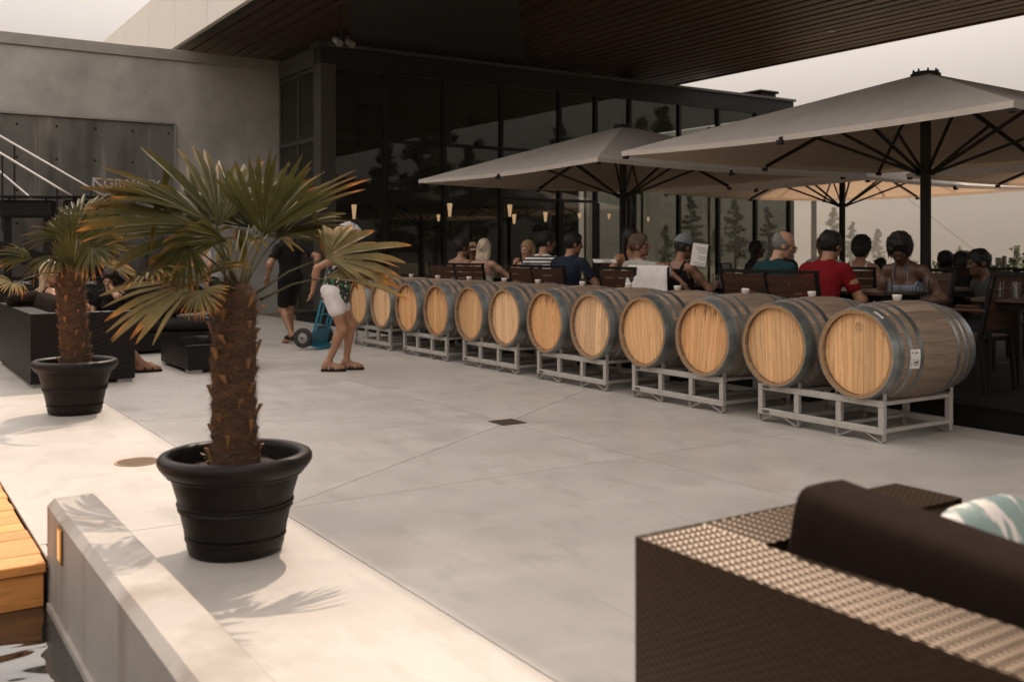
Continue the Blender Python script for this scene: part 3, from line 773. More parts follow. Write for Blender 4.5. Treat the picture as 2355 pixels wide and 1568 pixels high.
# paper labels and the burnt stamp of the first barrel
t = barrels[0]
def surf(x, ang, off): r_ = prad(x)+off; return V(x, r_*math.sin(ang), BR + r_*math.cos(ang))
def sticker(x0, x1, a0, a1, off, name, m, par, n=6):
    b = MB(); vs = []; fs = []
    for i in range(n+1):
        an = a0+(a1-a0)*i/n
        for x in (x0,x1): vs.append(surf(x, an, off))
    fs = [(2*i,2*i+1,2*i+3,2*i+2) for i in range(n)]
    b.add(vs, fs); return b.build(name, m, par)
lb = sticker(-.315,-.225, R(-82), R(-104), .0062, 'paper_label', M['white'], t)
b = MB()
def mark(x0,x1,d0,d1):
    b.add([surf(x0,R(d0),.0075),surf(x1,R(d0),.0075),surf(x1,R(d1),.0075),surf(x0,R(d1),.0075)],[(0,1,2,3)])
for q in ((-.303,-.294,-85,-86.6),(-.290,-.287,-84.6,-86.8),(-.272,-.258,-85,-86.8),(-.255,-.250,-85,-86.4),(-.31,-.23,-93.4,-93.7),(-.285,-.262,-96,-97.6),(-.268,-.240,-95.4,-97.2),(-.29,-.236,-98.6,-99.2),(-.304,-.300,-96,-101.5),(-.275,-.25,-99.8,-100.4)): mark(*q)
b.build('print', M['ink'], lb)
lb = sticker(-.425,-.405, R(-24), R(-38), .0066, 'paper_label', M['white'], t)
b = MB()
for d in range(9): mark(-.420,-.411,-26-d*1.15,-26.5-d*1.15)
b.build('print', M['ink'], lb)
b = MB(); b.tube([(-BL+.0345,.028*math.cos(a)-.005,.178+BR+.03*math.sin(a)) for a in np.linspace(0,2*math.pi,29)[:-1]],.0016,5,closed=True)
for z in (-.014,-.003,.008,.017): b.box(-BL+.034,-.022,BR+.178+z,-BL+.0357,.014,BR+.1815+z)
b.build('burnt_stamp', M['chime'], t)

def make_rack():
    t = thing('barrel_rack', (0,0,0), 'x', 'barrel rack', 'steel barrel racks under the row of barrels')
    L = 1.105; st = M['steel']
    for xf, nm in ((0,'front_frame'),(.745,'rear_frame')):
        for z in (.055,.238):
            b = MB(); b.bbox(xf,0,z,xf+.04,L,z+.046,.004); b.build('rail', st, t)
        for y in (0,.345,.715,L-.046):
            b = MB(); b.bbox(xf+.002,y+.001,.1015,xf+.038,y+.045,.2375,.003); b.build('upright', st, t)
    for y in (0,.345,.715,L-.046):
        for z in (.066,.249):
            b = MB(); b.bbox(.041,y+.006,z,.744,y+.040,z+.026,.003); b.build('cross_bar', st, t)
    for xf in (.004,.736+.012):
        for y0, y1 in ((.0,.391),(.715,L)):
            for ya, s in ((y0+.006,1),(y1-.006,-1)):
                w_ = 0.0
                pts = [(0,.284),(0,.345),(.008,.354),(.022,.354),(.05,.338),(.105,.306),(.125,.297),(.13,.284)]
                b = MB(); vs = []; fs = []
                def strip(ps):
                    vs = []; fs = []
                    for y, z in ps:
                        for dx in (0,.034):
                            vs.append((xf+dx, ya+s*y, z))
                    m_ = len(ps)
                    # thickness
                    nv = []
                    for i, (y, z) in enumerate(ps):
                        y0_, z0_ = ps[max(i-1,0)]; y1_, z1_ = ps[min(i+1,m_-1)]
                        d = V(y1_-y0_, z1_-z0_).normalized(); nx, nz = -d.y*.005, d.x*.005
                        for dx in (0,.034): nv.append((xf+dx, ya+s*(y+nx), z+nz))
                    k = 2*m_
                    for i in range(m_-1):
                        a0 = 2*i; fs += [(a0,a0+1,a0+3,a0+2),(k+a0+2,k+a0+3,k+a0+1,k+a0),(a0,a0+2,k+a0+2,k+a0),(a0+3,a0+1,k+a0+1,k+a0+3)]
                    fs += [(0,k,k+1,1),(k-2,k-1,2*k-1,2*k-2)]
                    b.add(vs+nv, fs)
                strip(pts); b.build('cradle', st, t)
                b = MB(); strip([(y, .339-z) for y, z in pts if True][0:] if False else [(0,.054),(0,.012),(.008,.004),(.024,.004),(.05,.014),(.105,.040),(.125,.047),(.13,.054)]); b.build('foot', st, t)
    for z in (.066,.249):
        b = MB(); b.box(-.0022,L-.115,z,-.0004,L-.05,z+.026); p = b.build('plate', M['capmetal'], t)
        b = MB()
        for i in range(2):
            for j in range(5): b.box(-.0036,L-.112+j*.011,z+.004+i*.011,-.0026,L-.104+j*.011,z+.011+i*.011)
        b.box(-.0036,L-.0545,z+.002,-.0026,L-.0515,z+.024)
        b.build('print', M['ink'], p)
    return t
rack = make_rack(); place = ['nearest','second','third','fourth','fifth','farthest']
under = ['carrying the paper labelled barrel','under the wine streaked barrel','in front of the white covered chair','at the middle of the row','right of the brown palm leaf tips','beside the walking woman']
for k in range(6):
    o = rack if k == 0 else clone(rack)
    o.location = (5.68, RK0+RKP*k, 0); o['label'] = f'{place[k]} grey steel barrel rack, {under[k]}'

# ------------------------------------------------------------------ pots and palms
def make_pot(loc, label):
    t = thing('plant_pot', loc, label, 'plant pot', 'big black plastic pots with palms')
    prof = [(.001,.002),(.185,.002),(.195,.008),(.203,.035),(.204,.060),(.211,.064),(.211,.074),(.205,.078),(.208,.086),(.213,.090),(.212,.098),
            (.232,.185),(.240,.189),(.240,.199),(.236,.204),(.244,.208),(.244,.218),(.238,.222),(.268,.325),(.277,.328),(.286,.334),(.287,.343),(.297,.348),
            (.303,.356),(.313,.368),(.322,.384),(.322,.402),(.312,.416),(.295,.423),(.276,.420),(.264,.408),(.262,.395),(.235,.20)]
    b = MB(); b.lathe(prof, 56); b.build('shell', M['pot'], t, smooth=50)
    b = MB(); vs = []; fs = []
    n = 26
    for i in range(7):
        for k in range(n):
            a = 2*math.pi*k/n; r_ = .258*i/6
            vs.append((r_*math.cos(a), r_*math.sin(a), .345 + rng.normal(0,.006) + .02*(1-i/6)))
    for i in range(6):
        for k in range(n): fs.append((i*n+k, i*n+(k+1)%n, (i+1)*n+(k+1)%n, (i+1)*n+k))
    b.add(vs, fs); b.build('soil', M['soil'], t, smooth=True)
    return t
P1L, P2L = V(1.352,4.222,0), V(1.43,8.49,0)
pot1 = make_pot(P1L, 'nearer black plastic pot with a rolled rim, on the sunlit floor by the low wall')
pot2 = make_pot(P2L, 'farther black plastic pot with a rolled rim, in front of the left sofa')
pot2.rotation_euler.z = .7

def frond(b, hub, tip, side_n, half, n=34, droop=.15, dead=.85, width=1.0, short=.3, bendp=0.0, seed=0, pw=1.7, fuse=.45):
    """one fan leaf: n folded leaflets from the hub; tip is the end of the middle leaflet, side_n the leaf's upper side"""
    rg = np.random.default_rng(seed+5)
    hub, tip = Vector(hub), Vector(tip); ax = tip-hub; Rl = ax.length; ax.normalize()
    nm = (Vector(side_n) - ax*Vector(side_n).dot(ax)).normalized(); sd_ = ax.cross(nm)
    da = 2*half/n
    for i in range(n):
        t = -1 + 2*(i+.5)/n; a = R(half*t + rg.normal(0, 1.1))
        d = ax*math.cos(a) + sd_*math.sin(a)
        d = (d + nm*(.05*abs(t) + rg.normal(0,.045))).normalized()
        sdir = nm.cross(d).normalized()
        L = Rl*(1 - short*abs(t)**pw)*rg.uniform(.93,1.05)
        dr = droop*rg.uniform(.6,1.5); brk = rg.random() < bendp; bs_ = rg.uniform(.5,.75)
        wmax = Rl*fuse*math.tan(R(da)*.5)*1.02*width
        deadk = dead*rg.uniform(.75,1.12)
        S = (0,.12,.3,fuse,.68,.82,.94,1.0); vs = []; at_ = []
        tw = rg.normal(0,.35)
        for s in S:
            p = hub + d*(L*s) - V(0,0,1)*(dr*Rl*s**2.4) + nm*(.02*math.sin(3*s))
            if brk and s > bs_: p -= V(0,0,1)*(L*(s-bs_)*1.0) + d*(L*(s-bs_)*.75)
            wd = wmax*(s/fuse if s < fuse else (1-((s-fuse)/(1-fuse))**2.6)*.9+.1)*(.93 if s >= fuse else .99)
            wd = max(wd, .0012)
            sv = sdir*math.cos(tw*s) + nm*math.sin(tw*s)
            fold = nm*(wd*.55)
            vs += [p - sv*wd + fold, p, p + sv*wd + fold]
            k = s + (rg.normal(0,.01))
            at_ += [min(1, max(0, k*.9*(1 if k < .8 else 1) + (deadk-.8)*k*k))]*3
        fs = []
        for j in range(len(S)-1):
            o = 3*j; fs += [(o,o+1,o+4,o+3),(o+1,o+2,o+5,o+4)]
        b.add(vs, fs, at_)
def palm(loc, label, tr_top, r0, r1, specs, seed, zsoil=.35):
    t = thing('fan_palm', loc, label, 'palm', 'potted fan palms')
    rg = np.random.default_rng(seed); top = Vector(tr_top) - Vector(loc); base = V(0,0,zsoil-.03)
    def axis(s): return base.lerp(top, s) + V(.012*math.sin(3*s+seed),0.01*math.sin(2*s),0)
    def rad(s): return r0*(1-s)+r1*s + .016*math.exp(-s*14) - (.0 if s < .92 else (s-.92)*.55)
    b = MB(); n = 44; m = 96; vs = []; fs = []
    for i in range(m+1):
        s = i/m
        for k in range(n):
            a = 2*math.pi*k/n
            fr_ = (s*12 + .35*math.sin(a*2+i*.05) + .2*math.sin(a*5)) % 1.0
            sc_ = .955 + .13*fr_**1.6 + rg.normal(0,.022)
            p = axis(s); r_ = rad(s)*sc_
            vs.append((p.x+r_*math.cos(a), p.y+r_*math.sin(a), p.z))
    for i in range(m):
        for k in range(n): fs.append((i*n+k, i*n+(k+1)%n, (i+1)*n+(k+1)%n, (i+1)*n+k))
    fs.append(tuple(m*n+k for k in range(n)))
    b.add(vs, fs); trunk = b.build('trunk', M['trunk'], t, smooth=60)
    # old leaf bases, each a wedge standing off the trunk
    for i in range(38):
        s = (i+.5)/38*.96; a = i*2.399 + rg.normal(0,.2); p = axis(s); r_ = rad(s)*.96
        o = V(math.cos(a), math.sin(a), 0); tg = V(-o.y, o.x, 0); h_ = rg.uniform(.025,.07); w_ = rg.uniform(.005,.012); out = rg.uniform(.012,.03)*(1.6 if s > .85 else 1)
        q = p + o*r_; bs_ = MB()
        lean = tg*rg.normal(0,.012)
        A = [q - tg*w_*.5 - V(0,0,h_*.5), q + tg*w_*.5 - V(0,0,h_*.5), q + tg*w_*1.25 + o*out*.8 + V(0,0,h_*.5)+lean, q - tg*w_*1.25 + o*out*.8 + V(0,0,h_*.5)+lean]
        B = [x + o*(.010 if j < 2 else .014) for j, x in enumerate(A)]
        bs_.add(A+B, [(3,2,1,0),(4,5,6,7),(0,1,5,4),(1,2,6,5),(2,3,7,6),(3,0,4,7)]); bs_.build('leaf_base', M['stub'], trunk)
    # shaggy fibre
    b = MB()
    for i in range(6500):
        s = rg.uniform(0,1); a = rg.uniform(0,2*math.pi); p = axis(s); r_ = rad(s)*rg.uniform(.97,1.04)
        up = rg.normal(0,.5) + (.5 if s > .8 else 0); L = rg.uniform(.03,.10); fl = rg.uniform(.0,.016)*(1 if rg.random() < .88 else 1.9)
        sgn = rg.choice([-1,1]); pts = []
        for j in range(4):
            q = j/3; aa = a + sgn*q*L/r_*.8
            rr = r_ + fl*q*q*1.2 + .003
            pts.append(V(p.x+rr*math.cos(aa), p.y+rr*math.sin(aa), p.z + up*L*q - .012*q*q))
        wv = V(0,0,1)*rg.uniform(.0004,.0010)
        vs = []
        for j, q in enumerate(pts): vs += [q-wv*(1-.8*j/3), q+wv*(1-.8*j/3)]
        b.add(vs, [(0,2,3,1),(2,4,5,3),(4,6,7,5)])
    f = b.build('fibre', M['fibre'], trunk); f['kind'] = 'stuff'
    for j, sp in enumerate(specs):
        hub, tip = Vector(sp['hub'])-Vector(loc), Vector(sp['tip'])-Vector(loc)
        if 'e' in sp:
            nn = (Vector(sp['e'])-Vector(loc)-hub).cross(tip-hub); sp['n'] = nn if nn.z > 0 else -nn
        b = MB(); frond(b, hub, tip, sp.get('n',(0,0,1)), sp.get('half',60), max(8,int(sp.get('half',60)*2/7.0)), sp.get('droop',.12), sp.get('dead',.8), sp.get('w',1), sp.get('short',.3), sp.get('bend',.05), seed*100+j, pw=sp.get('pw',1.7), fuse=sp.get('fuse',.60))
        fo = b.build('frond', M['frondpale' if sp.get('pale') else 'frond'], t, smooth=False, attr='tip')
        a0 = axis(.97) + V(rg.normal(0,.02), rg.normal(0,.02), 0)
        if 'from' in sp: a0 = Vector(sp['from'])-Vector(loc)
        md = a0.lerp(hub,.5) + V(0,0,.04*(hub-a0).length + .01)
        pts = [a0.lerp(md,.5)*.5 + (a0.lerp(md,.5))*.5, md, md.lerp(hub,.55)+V(0,0,.004), hub + (tip-hub)*.06]
        b = MB(); b.tube([a0]+pts, [.0075,.0055,.0045,.004,.003], 6); b.build('petiole', M['petiole'], fo, smooth=True)
    return t
CAMN = V(-.55,-.84,.12)                 # towards the viewer's side of the terrace
UP = V(0,0,1)
def mixn(u): return (CAMN*(1-u) + UP*u).normalized()
A = at
s1 = [
 dict(hub=A(606,540,4.42), tip=A(652,352,4.48), n=mixn(.08), half=58, droop=.0, dead=.60, short=.10),
 dict(hub=A(612,540,4.50), tip=A(798,408,4.85), e=A(760,400,5.05), half=44, droop=.02, dead=.95, short=.08),
 dict(hub=A(505,520,4.30), tip=A(345,354,4.57), e=A(248,411,4.30), half=66, droop=.02, dead=.70, short=.05),
 dict(hub=A(450,520,4.05), tip=A(172,478,4.00), e=A(215,600,3.70), half=40, droop=.05, dead=.84, short=.10),
 dict(hub=A(470,505,4.15), tip=A(228,412,4.20), e=A(250,500,3.80), half=40, droop=.05, dead=.84),
 dict(hub=A(748,594,4.50), tip=A(932,578,4.85), e=A(766,540,4.66), half=76, droop=.03, dead=.95, pale=1, short=.58, pw=.9, bend=.10, **{'from':A(580,680,4.42)}),
 dict(hub=A(750,640,4.42), tip=A(916,645,4.68), e=A(853,600,4.75), half=34, droop=.05, dead=1.04, pale=1, short=.08, bend=.06, **{'from':A(597,690,4.42)}),
 dict(hub=A(455,648,4.02), tip=A(252,768,3.78), e=A(272,688,3.95), half=34, droop=.03, dead=.94, pale=1, short=.05, bend=.05),
 dict(hub=A(455,648,4.06), tip=A(580,600,4.16), e=A(540,575,4.35), half=30, droop=.04, dead=.9),
 dict(hub=A(462,668,3.96), tip=A(466,736,3.92), n=mixn(-.15), half=92, droop=.03, dead=1.04, pale=1, short=.05),
 dict(hub=A(436,565,4.02), tip=A(395,680,3.95), n=mixn(-.2), half=58, droop=.03, dead=.92, bend=.05),
 dict(hub=A(585,545,4.55), tip=A(722,540,5.1), n=mixn(.8), half=56, droop=.08, dead=.85),
 dict(hub=A(555,505,4.75), tip=A(470,392,5.05), n=mixn(.35), half=52, droop=.03, dead=.75),
 dict(hub=A(540,545,4.75), tip=A(440,600,5.15), n=mixn(.75), half=55, droop=.15, dead=.85),
 dict(hub=A(575,525,4.65), tip=A(540,385,4.95), n=mixn(.3), half=62, droop=.03, dead=.7, short=.1),
 dict(hub=A(480,535,4.45), tip=A(300,470,4.7), e=A(330,400,4.8), half=50, droop=.05, dead=.8, short=.1),
 dict(hub=A(640,545,4.6), tip=A(742,462,5.0), e=A(690,430,5.1), half=48, droop=.04, dead=.8),
 dict(hub=A(520,555,4.15), tip=A(330,585,3.85), e=A(350,530,3.75), half=44, droop=.10, dead=.88),
 dict(hub=A(360,640,3.9), tip=A(350,636,3.7), e=A(420,620,3.9), half=60, droop=.1, dead=.9),
]
palm(P1L, 'nearer fan palm with brown tipped leaves in the pot by the low wall', A(548,655,4.29), .094, .084, s1, 3)
z2 = 8.0
s2 = [
 dict(hub=A(168,556,z2), tip=A(176,462,8.1), n=mixn(.15), half=78, k=36, droop=.03, dead=.62),
 dict(hub=A(171,612,7.8), tip=A(164,528,7.7), n=mixn(.1), half=72, k=34, droop=.03, dead=.6),
 dict(hub=A(150,552,8.0), tip=A(62,520,8.1), n=mixn(.6), half=45, k=26, droop=.12, dead=.75),
 dict(hub=A(74,596,7.7), tip=A(-20,575,7.6), n=mixn(.45), half=48, k=24, droop=.14, dead=.92),
 dict(hub=A(30,652,7.4), tip=A(-14,660,7.2), n=mixn(.2), half=90, k=26, droop=.1, dead=1.0, pale=1),
 dict(hub=A(206,606,7.9), tip=A(322,618,8.3), n=mixn(.5), half=28, k=20, droop=.12, dead=1.0, pale=1, bend=.1),
 dict(hub=A(190,570,8.3), tip=A(300,505,8.7), n=mixn(.25), half=52, k=30, droop=.06, dead=.75),
 dict(hub=A(215,570,7.7), tip=A(262,602,7.5), n=mixn(.3), half=80, k=26, droop=.15, dead=.95),
 dict(hub=A(135,590,7.9), tip=A(85,625,7.6), n=mixn(.5), half=60, k=24, droop=.2, dead=.8),
 dict(hub=A(185,520,8.5), tip=A(230,448,8.9), n=mixn(.2), half=60, k=28, droop=.05, dead=.7),
]
palm(P2L, 'farther fan palm, smaller in view, in the pot in front of the left sofa', A(166,618,7.88), .106, .100, s2, 8)
sp = thing('seedling', A(476,1052,4.25), 'tiny pale leaved seedling in the soil of the nearer pot', 'seedling')
sp.location.z = .35
b = MB(); b.tube([(0,0,0),(.006,0,.03),(.0,.004,.06)],.0022,5); b.build('stem', M['petiole'], sp)
for a, z in ((.3,.05),(2.2,.055),(4.1,.045),(5.2,.065),(1.2,.07)):
    b = MB(); o = V(math.cos(a),math.sin(a),.35); s_ = V(-math.sin(a),math.cos(a),0)
    b.add([V(0,0,z), V(0,0,z)+o*.018+s_*.011, V(0,0,z)+o*.036, V(0,0,z)+o*.018-s_*.011],[(0,1,2,3)]); b.build('leaf', M['frondpale'], sp, attr='tip')

# ------------------------------------------------------------------ wicker lounge furniture
def weave(o, ud, vd, nd, lu, lv, pu, pv, amp, fu=6, fv=4, strap=0.0):
    """a woven surface patch: flat strands running along v... over ribs spaced pu"""
    nu, nv = max(2, int(lu/pu*fu)), max(2, int(lv/pv*fv))
    U, W = np.meshgrid(np.linspace(0,lu,nu+1), np.linspace(0,lv,nv+1), indexing='ij')
    row = np.floor(W/pv*.9999); ph = np.pi*(row % 2)
    hgt = amp*np.sin(np.pi*U/pu + ph) + amp*.9*np.sqrt(np.clip(1-(2*((W/pv*.9999) % 1)-1)**2, 0, 1)) - amp*.9
    o, ud, vd, nd = map(lambda q: np.array(Vector(q)), (o, ud, vd, nd))
    if strap:                            # broad straps wrapped across the ledge, with a faint weave between
        jit = np.sin(np.floor(U/pu)*12.9898)*.5
        rw_ = np.abs(np.sin(np.pi*W/pv))
        hgt = amp*1.3*(np.abs(np.sin(np.pi*U/pu))**.45 - 1) + amp*1.15*(rw_-1) + jit*amp*.25
    edge = np.minimum(np.minimum(U, lu-U), np.minimum(W, lv-W)); 
    P = o + U[...,None]*ud + W[...,None]*vd + hgt[...,None]*nd
    P = P.reshape(-1,3); idx = np.arange((nu+1)*(nv+1)).reshape(nu+1,nv+1)
    Fq = np.stack([idx[:-1,:-1],idx[1:,:-1],idx[1:,1:],idx[:-1,1:]],-1).reshape(-1,4)
    if np.dot(np.cross(ud, vd), nd) < 0: Fq = Fq[:,::-1]
    return P.tolist(), Fq.tolist()
def make_sofa(loc, L, D, hgt, label, fine, wm, cm, seats=3, back='x0', plump=1.0):
    """back along local x=0, open side +x, runs along y from 0 to -L"""
    t = thing('wicker_sofa', loc, label, 'sofa', 'woven lounge sofas')
    T, aH, z0 = .19, hgt, .035
    panels = []
    def shell(name, x0,y0,x1,y1):
        b = MB(); b.bbox(x0+.004,y0+.004,z0,x1-.004,y1-.004,aH-.006,.01); o = b.build(name, wm, t); return o
    bk = shell('back_frame', 0,-L,T,0); a1 = shell('arm_frame', T,-T,D,0); a2 = shell('arm_frame', T,-L,D,-L+T)
    pu, pv = (.016,.0085) if fine else (.06,.022)
    am = .0010 if fine else .004
    def wv(par, o, u, v, n, lu, lv, pu_=pu, pv_=pv, am_=am):
        tp_ = fine and pv_ > .012
        b = MB(); b.add(*weave(o,u,v,n,lu,lv,pu_,pv_,am_, 8 if tp_ else 4, 6 if tp_ else (2 if fine else 3), 1.0 if tp_ else 0)); b.build('woven_face', wm, par, smooth=True)
    wv(bk,(0,0,aH),(0,-1,0),(1,0,0),(0,0,1),L,T, .030 if fine else .05, .016 if fine else .03, .0017 if fine else .003)
    wv(bk,(0,0,z0),(0,-1,0),(0,0,1),(-1,0,0),L,aH-z0)
    wv(bk,(T,0,z0),(-1,0,0),(0,0,1),(0,1,0),T,aH-z0)
    wv(a1,(T,0,aH),(1,0,0),(0,-1,0),(0,0,1),D-T,T, .030 if fine else .05, .016 if fine else .03, .0017 if fine else .003)
    wv(a1,(D,0,z0),(0,-1,0),(0,0,1),(1,0,0),T,aH-z0)
    wv(a1,(D,0,z0),(-1,0,0),(0,0,1),(0,1,0),D-T,aH-z0)
    wv(a2,(T,-L+T,aH),(1,0,0),(0,-1,0),(0,0,1),D-T,T, .05, .03, .004)
    wv(a2,(0,-L,z0),(1,0,0),(0,0,1),(0,-1,0),D,aH-z0)
    b = MB(); b.bbox(T,-L+T,z0,D-.01,-T,.25,.006); b.build('seat_base', wm, t)
    sw = (L-2*T)/seats
    for i in range(seats):
        yc = -T - sw*(i+.5)
        b = MB(); b.pillow((T+(D-T)/2+.01,yc,.33),((D-T)/2-.012,0,0),(0,sw/2-.006,0),(0,0,.085),.22); b.build('seat_cushion', cm, t, smooth=True)
        b = MB()
        if fine:
            # the far end stands up taller than the sat-down middle
            b.bolster((T+.12,yc,aH-.115),.10,sw/2-.012,.19,.05, top=lambda y: .052*max(0,min(1,(y+.85)/.60))**1.4)
        else: b.pillow((T+.12,yc,aH-.10+.05*plump),(.10*plump,0,-.02),(0,sw/2-.01,0),(.02,0,.20),.28,28,16)
        b.build('back_cushion', cm, t, smooth=50 if fine else True)
    for x, y in ((.02,-.16),(.02,-L+.02),(D-.16,-.16),(D-.16,-L+.02)):
        b = MB(); b.box(x,y,0,x+.14,y+.14,.034); b.build('foot', M['capmetal'], t)
    return t
SX = 1.40
make_sofa((SX,1.65,0), 2.55, .90, .665, 'brown woven sofa in the right foreground with brown cushions', True, M['wicker'], M['cushion'], seats=1, plump=1.2)
make_sofa((SX-.065,12.7,0), 2.5, .93, .69, 'black woven sofa at the left behind the farther pot', False, M['wickerd'], M['cushion'], seats=3)
t3 = make_sofa((4.12,13.75,0), 2.5, .95, .70, 'black woven sofa facing the viewer beyond the low black table', False, M['wickerd'], M['cushiond'], seats=3, plump=.9)
t3.rotation_euler.z = R(-90)
# pillows lying on the sofas
def pillow_thing(loc, rz, tilt, size, m, label, rx=0.0):
    t = thing('pillow', loc, label, 'pillow'); t.rotation_euler = (rx, tilt, rz)
    b = MB(); b.pillow((0,0,size[2]/2),(size[0]/2,0,0),(0,size[1]/2,0),(0,0,size[2]/2),.5,24,12); b.build('cover', m, t, smooth=True); return t
mp_ = mat('pillow_white_teal', (.66,.60,.54), .85, bump=.1, bs=200); add_layer(mp_, (.10,.20,.19), 6, (1,3,1), .50,.54,.8)
ms_ = mat('pillow_stripes', (.5,.48,.44), .85, bump=.1, bs=200)
n_, l_, p_ = nodes(ms_); tc_ = n_.new('ShaderNodeTexCoord'); wv_ = n_.new('ShaderNodeTexWave'); wv_.bands_direction = 'Y'; wv_.inputs['Scale'].default_value = 3.6; wv_.inputs['Distortion'].default_value = .6
cr_ = n_.new('ShaderNodeValToRGB'); cr_.color_ramp.interpolation = 'CONSTANT'; e_ = cr_.color_ramp.elements; e_[0].color = (.09,.10,.09,1); e_[1].position = .62; e_[1].color = (.55,.54,.50,1)
x_ = e_.new(.25); x_.color = (.25,.28,.24,1); x_ = e_.new(.42); x_.color = (.42,.43,.39,1)
l_.new(tc_.outputs['Object'], wv_.inputs[0]); l_.new(wv_.outputs['Fac'], cr_.inputs[0]); l_.new(cr_.outputs[0], p_.inputs['Base Color'])
pillow_thing((2.14,1.33,.555), R(92), R(-74), (.30,.36,.11), mp_, 'white and teal pillow standing against the arm of the brown foreground sofa')
pillow_thing(at(443,748,13.35), R(0), 0, (.46,.42,.16), ms_, 'grey and white striped pillow standing on the black sofa', rx=R(72))
pillow_thing((SX+.12,11.95,.665), R(85), R(5), (.62,.40,.17), M['cushion'], 'soft brown cushion lying on the back of the left sofa')
# coffee table
ct = thing('coffee_table', (3.22,11.05,0), 'low black woven coffee table with a dark glass top', 'table')
b = MB(); b.bbox(-.36,-.55,.035,.36,.55,.285,.01); b.build('body', M['wickerd'], ct)
for s, (o, u, n_2) in enumerate((((-.362,-.552,.04),(1,0,0),(0,-1,0)),((-.362,.552,.04),(0,-1,0),(-1,0,0)))):
    b = MB(); b.add(*weave(o,u,(0,0,1),n_2,1.104 if s else .724,.24,.06,.022,.003,4,3)); b.build('woven_face', M['wickerd'], ct, smooth=True)
mg_ = mat('smoked_glass_top', (.012,.012,.012), .06, spec=.8)
b = MB(); b.bbox(-.38,-.57,.288,.38,.57,.300,.002); b.build('glass_top', mg_, ct)
for x in (-.35,.21):
    for y in (-.54,.40):
        b = MB(); b.box(x,y,0,x+.14,y+.14,.034); b.build('foot', M['capmetal'], ct)

# ------------------------------------------------------------------ patio heaters (two posts, slanted head, deflector on top)
def make_heater(loc, label):
    t = thing('patio_heater', loc, label, 'patio heater', 'black patio heaters before the concrete wall')
    k = M['black']
    b = MB(); b.bbox(-.42,-.24,.03,.42,.24,.80,.02); b.build('base_cabinet', k, t)
    b = MB(); b.bbox(-.43,-.25,.803,.43,.25,.825,.006); b.build('cabinet_lid', M['darkmetal'], t)
    for x in (-.33,.33): 
        b = MB(); b.bbox(x-.06,-.03,.826,x+.06,.03,1.86,.01); b.build('post', k, t)
    hd = thing('heater_head', (0,0,0), None, None); hd.parent = t
    b = MB(); b.bbox(-.46,-.14,1.862,.46,.14,2.17,.04); h = b.build('burner_head', k, t)
    bpy.data.objects.remove(hd)
    for x in (-.30,.30):
        b = MB(); b.cyl((x,0,2.171),(x,0,2.214),.02,n=8); b.build('stay', k, t)
    b = MB(); b.bbox(-.52,-.26,2.215,.52,.26,2.245,.006); b.build('deflector', M['darkmetal'], t)
    for x in (-.36,.36):
        for y in (-.18,.18):
            b = MB(); b.cyl((x,y-.02,.03),(x,y+.02,.03),.029,n=10); b.build('caster', M['rubber'], t)
    text('BROMIC', .075, 'lettering', M['sign'], t, Matrix.Translation(V(-.17,-.2425,.70)) @ RX, .001, 1.05)
    return t
hp1 = V(*ray(64),0)*17.6; hp2 = V(*ray(212),0)*17.6
h1 = make_heater(hp1, 'black twin post patio heater at the far left edge, left of the stair rails')
h2 = clone(h1); h2.location = hp2; h2['label'] = 'black twin post patio heater partly hidden by the farther palm'
for h_ in (h1,h2): h_.rotation_euler.z = R(-22)

# ------------------------------------------------------------------ hand truck
ht = thing('hand_truck', (0,0,0), 'bright blue hand truck with black tyres pulled by the man in black', 'hand truck')
hb = gnd(735,800); ht.location = (hb.x,hb.y,0)
def htm(): return MB()
LEAN = R(15); HTM = Matrix.Rotation(R(40),4,'Z') @ Matrix.Translation((0,0,.13)) @ Matrix.Rotation(LEAN,4,'X') @ Matrix.Translation((0,0,-.13))
def hp(name, mb, m, par=None, sm=40):
    o = mb.build(name, m, par or ht, smooth=sm)
    if par is None: o.data.transform(HTM)
    else: o.data.transform(HTM)
    return o
for x in (-.21,.21):
    b = htm(); b.tube([(x,0,.05),(x,0,.9),(x,.015,1.05),(x*.86,.03,1.12)],.017,8); hp('rail', b, M['blue'])
b = htm(); b.tube([(-.18,.03,1.12),(-.1,.035,1.145),(.1,.035,1.145),(.18,.03,1.12)],.017,8); hp('handle', b, M['blue'])
b = htm(); b.tube([(-.10,.0,.30),(-.10,.0,.98),(-.06,0,1.03),(.06,0,1.03),(.10,0,.98),(.10,0,.30)],.012,8); hp('inner_loop', b, M['blue'])
for z in (.30,.46,.62,.78,.93):
    b = htm(); b.tube([(-.208,0,z),(.208,0,z)],.011,8); hp('cross_bar', b, M['blue'])
b = htm(); b.bbox(-.235,-.16,.045,.235,.02,.06,.004); b.box(-.235,.0,.06,.235,.012,.25); hp('toe_plate', b, M['blue'], sm=30)
for x in (-.29,.29):
    b = htm(); b.lathe([(.075,-.03),(.118,-.03),(.13,-.018),(.13,.018),(.118,.03),(.075,.03)],24,(x,.09,.13),'x',closed=True); wl_ = hp('wheel', b, M['rubber'])
    b = htm(); b.lathe([(.015,-.032),(.07,-.02),(.074,0),(.07,.02),(.015,.032)],20,(x,.09,.13),'x'); o = b.build('rim', M['capmetal'], wl_, smooth=40); o.data.transform(HTM)
    b = htm(); b.bar((x*.74,.0,.13),(x*.74,.09,.13),.03,.12); hp('wheel_bracket', b, M['blue'], sm=30)
b = htm(); b.cyl((-.30,.09,.13),(.30,.09,.13),.012); hp('axle', b, M['darkmetal'])

